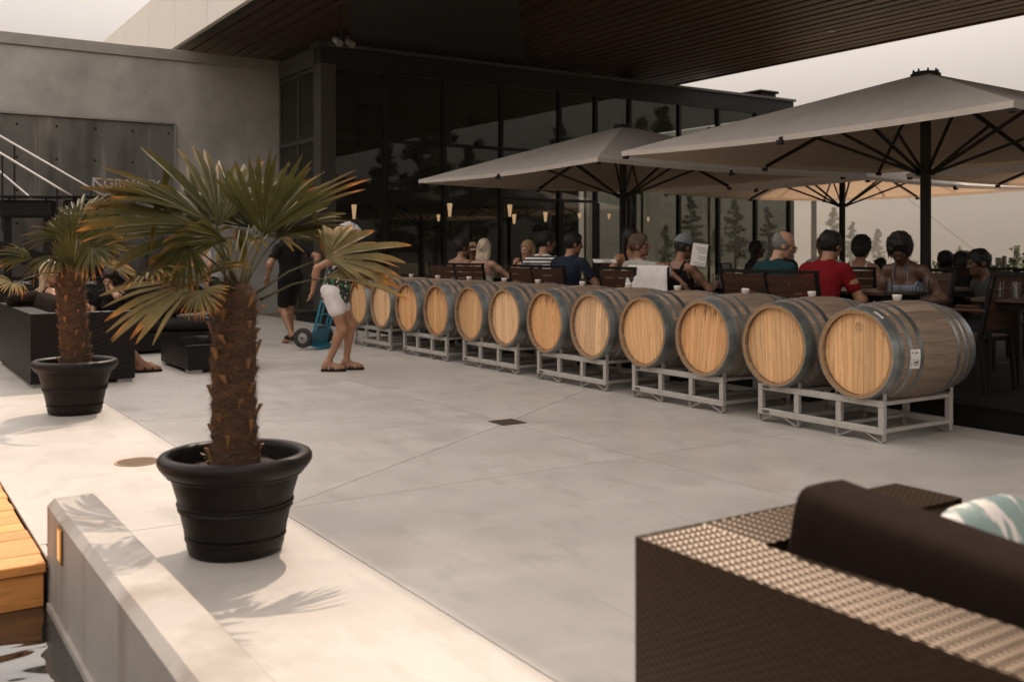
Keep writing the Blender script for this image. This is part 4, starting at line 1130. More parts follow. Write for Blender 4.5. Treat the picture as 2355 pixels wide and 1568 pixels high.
# ------------------------------------------------------------------ umbrellas
def make_umbrella():
    t = thing('patio_umbrella', (0,0,0), 'x', 'umbrella', 'square patio umbrellas over the dining tables')
    he, ha, q, vr = 2.43-DZ, 3.22-DZ, 2.34, .16
    cor = [V(-q,-q,he),V(q,-q,he),V(q,q,he),V(-q,q,he)]; apx = V(0,0,ha)
    for k in range(4):
        b = MB(); c0, c1 = cor[k], cor[(k+1)%4]; n, m = 14, 12; vs = []; fs = []
        for i in range(m+1):
            s = vr/q*.6 + (1-vr/q*.6)*i/m
            for j in range(n+1):
                r_ = j/n; p = apx.lerp(c0.lerp(c1,r_), s)
                sag = math.sin(math.pi*r_)*s*(.035 + .05*(1-s)); p.z -= sag
                inward = V(-(c0+c1).x,-(c0+c1).y,0).normalized()*(.06*math.sin(math.pi*r_)*s**3)
                vs.append(p+inward)
        o_ = len(vs)
        for j in range(n+1): vs.append(vs[m*(n+1)+j] + V(0,0,-.055))
        for i in range(m+1):
            for j in range(n): a = i*(n+1)+j; fs.append((a,a+n+1,a+n+2,a+1))
        for r0_ in (.32,.66):                    # sewn seams of the cloth
            o2 = len(vs); sv = []
            for i in range(m+1):
                s = vr/q*.6 + (1-vr/q*.6)*i/m
                for dr_ in (-.005,.005):
                    r_ = r0_+dr_; p = apx.lerp(c0.lerp(c1,r_), s); p.z -= math.sin(math.pi*r_)*s*(.035 + .05*(1-s)) - .0035
                    p += V(-(c0+c1).x,-(c0+c1).y,0).normalized()*(.06*math.sin(math.pi*r_)*s**3); sv.append(p)
            vs += sv; fs += [(o2+2*i,o2+2*i+2,o2+2*i+3,o2+2*i+1) for i in range(m)]
        b.add(vs, fs); b.build('canopy_panel', M['canvas'], t, smooth=40)
    b = MB(); b.lathe([(.155,ha-.045),(.16,ha-.02),(.12,ha+.006),(.001,ha+.012)],16); cap_ = b.build('top_cap', M['uframe'], t)
    for k in range(8):
        b = MB(); a = k*math.pi/4; b.cyl((.125*math.cos(a),.125*math.sin(a),ha-.02),(.125*math.cos(a),.125*math.sin(a),ha+.03),.014,.01,8); b.build('cap_bolt', M['uframe'], cap_)
    b = MB(); b.cyl((0,0,.02),(0,0,ha-.03),.056,n=20); b.build('pole', M['uframe'], t, smooth=40)
    b = MB(); b.lathe([(.058,0),(.10,0),(.10,.05),(.058,.07)],16,(0,0,he-.33)); hub = b.build('hub', M['uframe'], t, smooth=30)
    b = MB(); b.bbox(-.35,-.35,0,.35,.35,.02,.004); b.build('base_plate', M['uframe'], t)
    for k in range(8):
        a = k*math.pi/4; ln = q*(math.sqrt(2) if k % 2 else 1.0)*.985; a2 = a
        d = V(math.cos(a2),math.sin(a2),0); z_ = lambda s: ha - (ha-he)*s - .05 - (0 if k % 2 else .02*s)
        p0, p1 = d*.1 + V(0,0,z_(.04)), d*ln + V(0,0,z_(.985))
        if k % 2 == 0: p1.z -= .02
        b = MB(); b.bar(p0,p1,.026,.04); rb = b.build('rib', M['uframe'], t)
        b = MB(); pm = p0.lerp(p1,.50); b.bar(d*.09+V(0,0,he-.30), pm - V(0,0,.02), .024,.032); b.build('strut', M['uframe'], rb)
        b = MB(); b.bbox(p1.x-.03,p1.y-.03,p1.z-.05,p1.x+.03,p1.y+.03,p1.z-.005,.006); b.build('rib_end', M['uframe'], rb)
    return t
um = make_umbrella()
uspots = [((9.72,6.60),'nearest grey square umbrella, largest in view, over the right tables'),((9.92,11.98),'grey square umbrella in the middle, in front of the glass building'),
          ((15.4,12.2),'farther square umbrella with a sunlit tan underside and its pole between the seated guests'),((15.4,6.85),'farther square umbrella at the right edge, its tan underside behind the nearest one')]
for i, ((x,y),lab) in enumerate(uspots):
    o = um if i == 0 else clone(um); o.location = (x,y,DZ); o['label'] = lab

# ------------------------------------------------------------------ dining chairs and tables
def make_chair():
    """faces +x"""
    t = thing('dining_chair', (0,0,0), 'x', 'chair', 'slatted dining chairs'); k = M['black']
    for y in (-.25,.25):
        b = MB(); b.bar((.24,y,0),(.22,y,.64),.03,.03); b.build('leg', k, t)
        b = MB(); b.bar((-.24,y,0),(-.20,y,.44),.03,.03); b.bar((-.20,y,.44),(-.32,y*1.08,.93),.03,.035); b.build('leg', k, t)
        b = MB(); b.bbox(-.26,y-.026,.641,.25,y+.026,.665,.006); b.build('armrest', M['chairwood'], t)
    b = MB(); b.box(-.2,-.234,.40,.22,.234,.425); b.build('seat_frame', k, t)
    for i in range(6):
        b = MB(); x = -.2+i*.072; b.bbox(x,-.232,.427,x+.064,.232,.445,.004); b.build('seat_slat', M['chairwood'], t)
    b = MB(); b.bar((-.318,-.285,.935),(-.318,.285,.935),.035,.03); b.build('top_rail', k, t)
    for i in range(5):
        z = .50+i*.083; x = -.215 - .12*(z-.44)/.49
        wd = .236+.012*i
        b = MB(); b.add([(x,-wd,z),(x+.018,-wd,z),(x+.018-.019,-wd,z+.076),(x-.019,-wd,z+.076),(x-.012,0,z),(x+.006,0,z),(x+.006-.019,0,z+.076),(x-.031,0,z+.076),(x,wd,z),(x+.018,wd,z),(x-.001,wd,z+.076),(x-.019,wd,z+.076)],
              [(0,1,2,3),(11,10,9,8)]+[(a+j,a+(j+1)%4,a+4+(j+1)%4,a+4+j)[::-1] for a in (0,4) for j in range(4)])
        b.build('back_slat', M['chairwood'], t)
    return t
ch = make_chair(); chair_i = [0]
def chair(x, y, rz, label, z=DZ):
    o = ch if chair_i[0] == 0 else clone(ch); chair_i[0] += 1
    o.location = (x,y,z); o.rotation_euler = (0,0,R(rz)); o['label'] = label; return o
def make_table(w_, l_):
    t = thing('dining_table', (0,0,0), 'x', 'table', 'dark dining tables')
    n = int(w_/.1); 
    for i in range(n):
        x0 = -w_/2 + w_*i/n; b = MB(); b.bbox(x0+.003,-l_/2,.72,x0+w_/n-.003,l_/2,.75,.004); b.build('top_plank', M['tabletop'], t)
    b = MB(); b.box(-w_/2+.05,-l_/2+.05,.665,w_/2-.05,l_/2-.05,.719); b.build('apron', M['black'], t)
    for x in (-w_/2+.06,w_/2-.12):
        for y in (-l_/2+.06,l_/2-.12):
            b = MB(); b.box(x,y,0,x+.06,y+.06,.664); b.build('leg', M['black'], t)
    return t
tb0 = make_table(.80,1.25); ti = [0]
def table(x, y, rz, label):
    o = tb0 if ti[0] == 0 else clone(tb0); ti[0] += 1
    o.location = (x,y,DZ); o.rotation_euler = (0,0,R(rz)); o['label'] = label
    return o
def make_glass():
    t = thing('drinking_glass', (0,0,0), 'x', 'glass', 'glasses on the dining tables')
    b = MB(); b.lathe([(.001,.002),(.028,.002),(.036,.13),(.034,.13),(.026,.012),(.001,.012)],16); b.build('tumbler', M['tumbler'], t, smooth=50)
    return t
gl = make_glass(); gi = [0]
def glass(p, label):
    o = gl if gi[0] == 0 else clone(gl); gi[0] += 1; o.location = p; o['label'] = label
TZ = DZ+.752
# ------------------------------------------------------------------ people: distance-field bodies turned into one continuous mesh
def sdf_mesh(prims, res, k, pad=.03, noise=0.0, seed=0, freq=70):
    """prims: ('c',a,b,ra,rb[,op]) tapered capsules, ('e',centre,radii,rot3x3,op) ellipsoids, ('h',point,normal) cut away the side the normal points to"""
    lo = np.full(3, 1e9); hi = -lo
    bb = []
    for p in prims:
        if p[0] == 'c':
            a, b = np.array(p[1], float), np.array(p[2], float); r = max(p[3], p[4]); l0, h0 = np.minimum(a,b)-r, np.maximum(a,b)+r
        elif p[0] == 'e':
            c = np.array(p[1], float); r = max(p[2]); l0, h0 = c-r, c+r
        else: l0 = h0 = None
        bb.append((l0,h0))
        if l0 is not None and p[-1] != 'sub': lo = np.minimum(lo,l0); hi = np.maximum(hi,h0)
    lo -= pad; hi += pad
    n = np.ceil((hi-lo)/res).astype(int)+2
    D = np.full(n, .5, np.float32)
    ax = [lo[i]+res*np.arange(n[i]) for i in range(3)]
    for p, (l0,h0) in zip(prims, bb):
        sub = p[-1] == 'sub'
        if l0 is None: i0 = np.zeros(3,int); i1 = n
        else:
            m = k + 3*res
            i0 = np.clip(np.floor((l0-m-lo)/res).astype(int),0,n); i1 = np.clip(np.ceil((h0+m-lo)/res).astype(int)+1,0,n)
        if (i1<=i0).any(): continue
        X = ax[0][i0[0]:i1[0]][:,None,None]; Y = ax[1][i0[1]:i1[1]][None,:,None]; Z = ax[2][i0[2]:i1[2]][None,None,:]
        if p[0] == 'c':
            a, b = np.array(p[1],float), np.array(p[2],float); ba = b-a; L2 = max(1e-9, ba@ba)
            px, py, pz = X-a[0], Y-a[1], Z-a[2]
            h = np.clip((px*ba[0]+py*ba[1]+pz*ba[2])/L2, 0, 1)
            d = np.sqrt((px-h*ba[0])**2+(py-h*ba[1])**2+(pz-h*ba[2])**2) - (p[3]+h*(p[4]-p[3]))
        elif p[0] == 'e':
            c, r = np.array(p[1],float), np.array(p[2],float); Rm = np.array(p[3]) if p[3] is not None else np.eye(3)
            q = [X-c[0], Y-c[1], Z-c[2]]
            l = [Rm[0,i]*q[0]+Rm[1,i]*q[1]+Rm[2,i]*q[2] for i in range(3)]
            k0 = np.sqrt(sum((l[i]/r[i])**2 for i in range(3))); k1 = np.sqrt(sum((l[i]/r[i]**2)**2 for i in range(3)))
            d = k0*(k0-1)/np.maximum(k1,1e-6)
        else:
            pt, nn = np.array(p[1],float), np.array(p[2],float); nn = nn/np.linalg.norm(nn)
            d = -((X-pt[0])*nn[0]+(Y-pt[1])*nn[1]+(Z-pt[2])*nn[2]); sub = None
            S = D; np.maximum(S, -d, out=S); continue
        S = D[i0[0]:i1[0],i0[1]:i1[1],i0[2]:i1[2]]
        if sub: np.maximum(S, -d, out=S)
        else:
            h = np.clip(.5+.5*(S-d)/k,0,1); S[...] = S*(1-h)+d*h - k*h*(1-h)
    # surface nets
    s = D < 0
    c8 = [s[i:n[0]-1+i, j:n[1]-1+j, l:n[2]-1+l] for i in (0,1) for j in (0,1) for l in (0,1)]
    cnt = sum(c.astype(np.int8) for c in c8)
    act = (cnt > 0) & (cnt < 8)
    ids = -np.ones(act.shape, int); ijk = np.argwhere(act)
    if not len(ijk): return np.zeros((0,3)), np.zeros((0,4),int)
    ids[act] = np.arange(len(ijk))
    acc = np.zeros((len(ijk),3)); num = np.zeros(len(ijk))
    off = [(i,j,l) for i in (0,1) for j in (0,1) for l in (0,1)]
    val = [D[ijk[:,0]+o[0], ijk[:,1]+o[1], ijk[:,2]+o[2]] for o in off]
    for e0 in range(8):
        for e1 in range(e0+1,8):
            d = np.array(off[e1])-np.array(off[e0])
            if np.abs(d).sum() != 1: continue
            a, b = val[e0], val[e1]; m = (a < 0) != (b < 0)
            t = np.where(m, a/np.where(m, a-b, 1), 0)
            acc[m] += np.array(off[e0]) + t[m][:,None]*d; num[m] += 1
    P = lo + res*(ijk + acc/num[:,None])
    quads = []
    for axis in range(3):
        sl0 = [slice(1,-1)]*3; sl1 = [slice(1,-1)]*3
        sl0[axis] = slice(0,-1); sl1[axis] = slice(1,None)
        a = s[tuple(sl0)]; b = s[tuple(sl1)]
        u, v = (axis+1)%3, (axis+2)%3
        for flip, m in ((False, a & ~b), (True, b & ~a)):
            e = np.argwhere(m)
            if not len(e): continue
            e[:,u] += 1; e[:,v] += 1
            q = []
            for du, dv in ((0,0),(-1,0),(-1,-1),(0,-1)):
                w_ = e.copy(); w_[:,u] += du; w_[:,v] += dv; q.append(ids[w_[:,0],w_[:,1],w_[:,2]])
            q = np.stack(q,1)
            quads.append(q[:,::-1] if flip else q)
    Q = np.concatenate(quads) if quads else np.zeros((0,4),int)
    Q = Q[(Q>=0).all(1)]
    if noise:
        rg = np.random.default_rng(seed); ph = rg.uniform(0,6.28,(6,)); fr = rg.normal(0,freq,(6,3)); dsp = sum(np.sin(P@fr[i]+ph[i]) for i in range(6))/6
        c = P.mean(0); dr = P-c; dr /= np.linalg.norm(dr,axis=1)[:,None]; P = P + dr*(dsp*noise)[:,None]
    return P, Q
def join(parts):
    vs = []; fs = []; o = 0
    for P, Q in parts:
        vs.append(P); fs.append(Q+o); o += len(P)
    return np.concatenate(vs), np.concatenate(fs)
def strands(P, Q, n, seed, c):
    """loose locks lying on a hair surface, so that its outline breaks up"""
    rg = np.random.default_rng(seed); N = np.zeros_like(P)
    fn = np.cross(P[Q[:,2]]-P[Q[:,0]], P[Q[:,3]]-P[Q[:,1]])
    for j in range(4): np.add.at(N, Q[:,j], fn)
    N /= np.linalg.norm(N,axis=1)[:,None]+1e-9
    i = rg.integers(0,len(P),n); p, nn = P[i], N[i]
    d = np.array([0,0,-1.0]) + rg.normal(0,.35,(n,3)); d += np.array([-.5,0,.0])
    d -= nn*(d*nn).sum(1)[:,None]; d /= np.linalg.norm(d,axis=1)[:,None]+1e-9
    L = rg.uniform(.018,.05,n)[:,None]; sd = np.cross(nn,d)*rg.uniform(.0012,.003,n)[:,None]
    lift = rg.uniform(.0,.010,n)[:,None]
    rows = []
    for t in (0,.5,1.0):
        q = p + d*L*t + nn*(.002+lift*t*t-.004*t*t); w_ = sd*(1-.75*t); rows += [q-w_, q+w_]
    V_ = np.stack(rows,1).reshape(-1,3); b0 = len(P)+6*np.arange(n)[:,None]
    Fq = np.concatenate([b0+np.array([[0,2,3,1]]), b0+np.array([[2,4,5,3]])])
    return np.concatenate([P,V_]), np.concatenate([Q,Fq])
def npmesh(name, PQ, m, parent=None):
    P, Q = PQ; me = bpy.data.meshes.new(name); me.from_pydata(P.tolist(), [], Q.tolist()); me.materials.append(m); shade(me)
    o = bpy.data.objects.new(name, me); col.objects.link(o)
    if parent is not None: o.parent = parent
    return o
def skin(name, c): 
    m = mat('skin_'+name, c, .48, var=.08, vs=18); p = nodes(m)[2]
    p.inputs['Subsurface Weight'].default_value = .08; p.inputs['Subsurface Radius'].default_value = (.01,.004,.002); return m
SK = dict(fair=skin('fair',(.40,.225,.14)), tan=skin('tan',(.29,.145,.08)), mid=skin('mid',(.22,.105,.058)), brown=skin('brown',(.10,.046,.027)))
_c = {}
def cloth(c, name='cloth'):
    key = (name, c)
    if key not in _c: _c[key] = mat(name, c, .85, spec=.12, var=.1, vs=14, bump=.25, bs=26)
    return _c[key]
def hairmat(c):
    key = ('hair', c)
    if key not in _c: _c[key] = mat('hair', c, .5, spec=.25, var=.35, vs=55, stretch=(1,1,.12), bump=.7, bs=90, bstretch=(1,1,.12))
    return _c[key]
stripe_m = mat('striped_cotton', (.62,.60,.58), .85)
_n, _l, _p = nodes(stripe_m); _tc = _n.new('ShaderNodeTexCoord'); _w = _n.new('ShaderNodeTexWave'); _w.bands_direction = 'Z'; _w.inputs['Scale'].default_value = 7.2; _w.inputs['Distortion'].default_value = .8; _w.inputs['Detail Scale'].default_value = .6
_r = _n.new('ShaderNodeValToRGB'); _r.color_ramp.interpolation = 'CONSTANT'; _r.color_ramp.elements[0].color = (.018,.016,.018,1); _r.color_ramp.elements[1].color = (.6,.58,.56,1); _r.color_ramp.elements[1].position = .5
_l.new(_tc.outputs['Object'], _w.inputs[0]); _l.new(_w.outputs['Fac'], _r.inputs[0]); _l.new(_r.outputs[0], _p.inputs['Base Color'])
floral_m = mat('floral_print', (.016,.018,.02), .8)
add_layer(floral_m, (.60,.56,.52), 26, lo=.60, hi=.63, detail=2); add_layer(floral_m, (.03,.17,.06), 15, lo=.60, hi=.64, detail=2, off=(4,2,1)); add_layer(floral_m, (.45,.17,.13), 11, lo=.66, hi=.68, detail=2, off=(8,5,3))
pin_m = mat('blue_pinstripe', (.045,.06,.09), .85)
_n, _l, _p = nodes(pin_m); _tc = _n.new('ShaderNodeTexCoord'); _w = _n.new('ShaderNodeTexWave'); _w.bands_direction = 'Y'; _w.inputs['Scale'].default_value = 16; _w.inputs['Distortion'].default_value = 1.2
_r = _n.new('ShaderNodeValToRGB'); _r.color_ramp.elements[0].color = (.04,.055,.085,1); _r.color_ramp.elements[1].color = (.22,.25,.30,1); _r.color_ramp.elements[1].position = .8
_l.new(_tc.outputs['Object'], _w.inputs[0]); _l.new(_w.outputs['Fac'], _r.inputs[0]); _l.new(_r.outputs[0], _p.inputs['Base Color'])

def ik(a, t, l1, l2, pole):
    a, t, pole = Vector(a), Vector(t), Vector(pole); d = t-a; L = min(d.length, (l1+l2)*.999); d.normalize()
    t = a + d*L; x = (l1*l1-l2*l2+L*L)/(2*L); h = math.sqrt(max(0,l1*l1-x*x))
    p = pole - d*pole.dot(d)
    p = p.normalized() if p.length > 1e-4 else V(0,0,1)
    return a + d*x + p*h, t
def rotm(yaw=0, pitch=0, roll=0):
    """x forward, y left, z up; pitch > 0 looks down"""
    return Matrix.Rotation(R(yaw),3,'Z') @ Matrix.Rotation(R(pitch),3,'Y') @ Matrix.Rotation(R(roll),3,'X')
def npm(m): return [[m[i][j] for j in range(3)] for i in range(3)]

def person(loc, yaw, label, sit=True, seat=.45, lean=8, twist=0, head=(0,0,0), skin='tan', fem=False, s=1.0, hair=('short',(.02,.015,.012)),
           top=('tee',(.1,.1,.1)), bottom=('pants',(.02,.02,.025)), shoes=('shoe',(.015,.015,.015)), armL=None, armR=None, poleL=(-.3,.6,-.8), poleR=(-.3,-.6,-.8),
           legs=None, fat=1.0, extras=(), res=.012, handL=0, handR=0, face=True, side=0):
    sm = SK[skin]
    Rs = rotm(twist, lean, side)
    hipz = seat+.085*s if sit else .90*s
    pel = V(0,0,hipz) + (V(.0,0,0))
    U = lambda x,y,z: pel + Rs @ V(x*s,y*s,z*s)
    sw = (.165 if fem else .190); f = fat
    chest = U(.0,0,.30); belly = U(.01,0,.13); neck0 = U(-.015,0,.475); Rn = rotm(twist+head[0]*.4, lean*.6+head[1]*.5, head[2]*.6)
    neck1 = neck0 + Rn @ V(.012*s,0,.085*s)
    Rh = rotm(twist+head[0], head[1], head[2]); hc = neck1 + Rh @ V(.018*s,0,.085*s)
    Hh = lambda x,y,z: hc + Rh @ V(x*s,y*s,z*s)
    nRs, nRh = npm(Rs), npm(Rh)
    torso = [('e',pel,(.115*f*s,.165*f*s,.12*s),None,'add'),('e',belly,(.105*f*s,.142*f*s,.16*s),nRs,'add'),('e',chest,(.108*s*(.9+.1*f),(sw-.03)*s,.175*s),nRs,'add'),
             ('c',U(-.01,sw-.035,.415),U(-.01,-(sw-.035),.415),.052*s,.052*s,'add'),('c',U(-.02,.05,.44),U(-.02,-.05,.44),.055*s,.055*s,'add')]
    if fem: torso += [('e',U(.085,y,.275),(.058*s,.062*s,.06*s),nRs,'add') for y in (.07,-.07)]
    body = list(torso) + [('c',neck0,neck1,.052*s*(.9 if fem else 1.06),.048*s*(.9 if fem else 1.06),'add'), ('c',neck1,Hh(-.01,0,-.03),.048*s,.055*s,'add')]
    # arms
    arms = []; fing = []
    for sgn, tgt, pole, curl in ((1,armL,poleL,handL),(-1,armR,poleR,handR)):
        sh = U(-.01, sgn*sw, .405)
        if tgt is None: tgt = (.20,sgn*.16,.14) if sit else (.05,sgn*.30,-.05)
        tg = pel + V(*tgt)*s
        el_, wr = ik(sh, tg, .285*s, .245*s, pole)
        arms.append((sh,el_,wr))
        th = (.043 if fem else .050)*(.85+.15*f)
        body += [('c',sh,el_,th*1.08*s,th*.80*s,'add'),('e',sh.lerp(el_,.4),(th*1.1*s,)*3,None,'add'),('c',el_,wr,th*.84*s,th*.54*s,'add'),('e',el_.lerp(wr,.28),(th*.95*s,)*3,None,'add')]
        d = (wr-el_).normalized(); up = V(0,0,1) if abs(d.z) < .85 else V(1,0,0)
        x_ = d.cross(up).normalized(); n_ = x_.cross(d)
        if curl >= 10: x_, n_ = n_, -x_; curl_ = curl-10
        else: curl_ = curl
        hs_ = s*(.92 if fem else 1.0); ch_ = .5+curl_
        pc = wr + d*.05*hs_
        hand = [('c',el_.lerp(wr,.8),wr,th*.6*s,th*.54*s,'add'),('e',pc,(.050*hs_,.040*hs_,.016*hs_),[[d[i],x_[i],n_[i]] for i in range(3)],'add'),('c',wr,pc,.021*hs_,.018*hs_,'add')]
        for q, (off_, ln) in enumerate(((-.028,.066),(-.0095,.076),(.0095,.071),(.028,.056))):
            b0 = pc + d*.032*hs_ + x_*off_*hs_; a1 = ch_*.55*(1+.12*q); d1 = (d*math.cos(a1) - n_*math.sin(a1) + x_*off_*2.2).normalized(); b1 = b0 + d1*ln*.52*hs_
            a2 = ch_*1.15; d2 = (d*math.cos(a2) - n_*math.sin(a2) + x_*off_*1.2).normalized(); b2 = b1 + d2*ln*.48*hs_
            hand += [('c',b0-d*.02*hs_,b1,.0092*hs_,.0084*hs_,'add'),('c',b1,b2,.0084*hs_,.0068*hs_,'add')]
        ts = -1 if sgn > 0 else 1
        t0 = pc - d*.018*hs_ + x_*(ts*.03*hs_); t1 = t0 + (d*.6+x_*ts*.6-n_*.35).normalized()*.036*hs_; t2 = t1 + (d*.9+x_*ts*.15-n_*.4).normalized()*.03*hs_
        hand += [('c',t0,t1,.011*hs_,.010*hs_,'add'),('c',t1,t2,.010*hs_,.0075*hs_,'add')]
        fing.append(hand)
    # legs
    legp = []; feet = []
    for i, sgn in enumerate((1,-1)):
        hip = pel + V(0,sgn*.088*s*f**.5,-.02*s)
        if legs: ank, kp, tdir = legs[i]; ank = V(*ank); kp = V(*kp); tdir = V(*tdir).normalized()
        elif sit: ank = V(.40*s,sgn*.13*s,.085); kp = V(.3,0,1); tdir = V(1,sgn*.15,0).normalized()
        else: ank = V(0,sgn*.09*s,.085); kp = V(1,0,0); tdir = V(1,sgn*.1,0).normalized()
        kn, an = ik(hip, ank, .425*s, .415*s, kp)
        legp.append((hip,kn,an,tdir))
        body += [('c',hip,kn,.084*s*f,.056*s,'add'),('c',kn,an,.053*s,.034*s,'add'),('e',kn.lerp(an,.28)-tdir*.018*s,(.047*s,)*2+(.085*s,),None,'add'),('e',kn+tdir*.008*s,(.05*s,)*3,None,'add')]
        fz = V(0,0,-.045*s)
        heel = an + fz*.85 - tdir*.035*s; ball = an + fz*1.0 + tdir*.125*s; toe = ball + tdir*.055*s + V(0,0,-.002)
        feet.append((an,heel,ball,toe,tdir))
        body += [('c',an,heel,.032*s,.027*s,'add'),('c',an,ball,.036*s,.027*s,'add'),('c',ball,toe,.030*s,.020*s,'add'),('c',heel,ball,.026*s,.026*s,'add')]
    # head
    jw = .066 if fem else .072
    hd = [('e',Hh(-.012,0,.028),(.098*s,.077*s,.098*s),nRh,'add'),('e',Hh(.022,0,-.035),(.070*s,.062*s,.088*s),nRh,'add'),('e',Hh(.035,0,-.085),(.045*s,.046*s,.034*s),nRh,'add'),
          ('c',Hh(.088,.03,.018),Hh(.088,-.03,.018),.012*s,.012*s,'add'),('c',Hh(.088,0,.012),Hh(.111,0,-.030),.009*s,.0135*s,'add'),
          ('e',Hh(.092,0,-.034),(.012*s,.017*s,.009*s),nRh,'add'),('c',Hh(.080,.018,-.066),Hh(.080,-.018,-.066),.0095*s,.0095*s,'add'),('e',Hh(.072,0,-.100),(.018*s,.022*s,.016*s),nRh,'add'),
          ('c',Hh(.062,.05,-.018),Hh(.075,.036,-.02),.016*s,.013*s,'add'),('c',Hh(.062,-.05,-.018),Hh(.075,-.036,-.02),.016*s,.013*s,'add')]
    for y in (1,-1): hd += [('e',Hh(-.012,y*.078,-.012),(.022*s,.011*s,.033*s),nRh,'add'),('e',Hh(.094,y*.031,.000),(.014*s,.017*s,.010*s),nRh,'sub')]
    hd += [('c',Hh(.092,.02,-.067),Hh(.092,-.02,-.067),.0028*s,.0028*s,'sub'), ('c',neck0.lerp(neck1,.5),neck1,.048*s,.048*s,'add'),('c',neck1,Hh(-.01,0,-.03),.048*s,.055*s,'add')]
    meshes = [sdf_mesh(body, res, .035*s), sdf_mesh(hd, .0065, .014*s)] + [sdf_mesh(h, .0042, .006) for h in fing]
    o = npmesh('person', join(meshes), sm); o.location = loc; o.rotation_euler = (0,0,R(yaw)); setup(o, label, 'person')
    def part(name, prims, m, res_=.012, k=.02, **kw):
        P, Q = sdf_mesh(prims, res_, k, **kw)
        if name == 'hair' and len(P): P, Q = strands(P, Q, 700 if face else 350, len(label), hc)
        if len(P): return npmesh(name, (P,Q), m, o)
    if face:
        b = MB()
        for y in (1,-1):
            c = Hh(.0855,y*.031,.000); vs = []; 
            bb = MB(); bb.pillow(c, Rh@V(.0085,0,0)*s, Rh@V(0,.013,0)*s, Rh@V(0,0,.0062)*s, 1.0, 10, 6); b.add(bb.v, bb.f)
        b.build('eyes', M['ink'], o, smooth=True)
    # clothes
    infl = lambda ps, a: [ (p[0],p[1],p[2],p[3]+a,p[4]+a,'add') if p[0]=='c' else (p[0],p[1],tuple(r+a for r in p[2]),p[3],'add') for p in ps]
    kind, tc_ = top
    tm = tc_ if not isinstance(tc_, tuple) else cloth(tc_, 'cloth_top')
    up_ = Rs @ V(0,0,1); fwd = Rs @ V(1,0,0)
    if kind in ('tee','shirt','long'):
        ps = infl(torso, .013)
        frac = {'tee':.55,'shirt':.62,'long':1.0}[kind]
        for sh, el_, wr in arms:
            ps.append(('c',sh,sh.lerp(el_,frac),.064*s*(.9 if fem else 1.06),.060*s*(.88 if fem else 1.0),'add'))
            if kind == 'long': ps.append(('c',el_,el_.lerp(wr,.92),.055*s,.04*s,'add'))
        if not sit: ps.append(('e',pel+V(0,0,.0),(.135*f*s,.182*f*s,.15*s),None,'add'))
        ps += [('e',neck0+up_*.035*s+fwd*.02*s,(.075*s,.07*s,.05*s),nRs,'sub'), ('h',pel+V(0,0,-.07*s if sit else -.11*s),(0,0,-1))]
        part('shirt', ps, tm, k=.03, noise=.007, freq=30, seed=len(label))
    else:
        ps = infl(torso, .011); z0 = {'tank':.37,'halter':.335,'bare':.245,'loose':.40}[kind]
        if kind == 'loose':
            ps += [('c',U(0,0,.36),pel+V(.02,0,-.05*s),.12*s,.17*s,'add'),('e',pel+V(.02,0,-.02*s),(.15*s,.19*s,.12*s),None,'add')]
        tilt = {'tank':.0,'halter':.10,'bare':0,'loose':0}[kind]
        ps += [('h',U(0,0,z0), up_ - fwd*(-.15 if kind=='tank' else -tilt))]
        for sh, el_, wr in arms: ps += [('e',sh+V(0,0,-.02*s),(.062*s,.058*s,.10*s),nRs,'sub')]
        ps += [('h',pel+V(0,0,-.07*s if kind != 'loose' else -.13*s),(0,0,-1))]
        part('top', ps, tm, k=.02, noise=.004, freq=30, seed=len(label))
        strap = []
        for y in (1,-1):
            r_ = {'tank':.017,'halter':.006,'bare':.004,'loose':.022}[kind]*s
            pts = [U(.10,y*.075,z0-.03),U(.075,y*.09,.41),U(.02,y*.085,.478),U(-.045,y*.085,.46),U(-.105,y*.075,.36),U(-.115,y*.065,z0-.03)]
            if kind == 'halter': pts = [U(.10,y*.07,z0+.0),U(.08,y*.062,.42),U(.03,y*.05,.495),U(-.055,y*.03,.505)]
            strap += [('c',a,b,r_,r_,'add') for a, b in zip(pts,pts[1:])]
        part('strap', strap, tm, .008 if kind in('tank','loose') else .0045, .01)
    bk, bc = bottom; bm = bc if not isinstance(bc, tuple) else cloth(bc, 'cloth_bottom')
    ps = [('e',pel,(.128*f*s,.178*f*s,.125*s),None,'add')]
    for hip,kn,an,td in legp:
        fr = {'pants':1,'shorts':.78,'short':.42,'skirt':.9}[bk]
        ps.append(('c',hip,hip.lerp(kn,fr),.098*s*f,(.098*f-(.030 if fr > .6 else .010)*fr+ (.010 if bk=='shorts' else 0))*s,'add'))
        if bk == 'pants': ps.append(('c',kn,an.lerp(kn,.08),.066*s,.05*s,'add'))
    if bk == 'skirt': ps.append(('c',pel,legp[0][1].lerp(legp[1][1],.5).lerp(pel,.2),.13*s,.14*s,'add'))
    ps.append(('h',pel+V(0,0,.075*s),(0,0,1)))
    for hip,kn,an,td in legp:
        if bk in ('shorts','short'): d = (kn-hip).normalized(); q = hip.lerp(kn, fr+.02); 
    part({'pants':'trousers','shorts':'shorts','short':'shorts','skirt':'skirt'}[bk], ps, bm, k=.03, noise=.006, freq=28, seed=len(label))
    sk_, scol = shoes; sm_ = scol if not isinstance(scol, tuple) else cloth(scol, 'shoe')
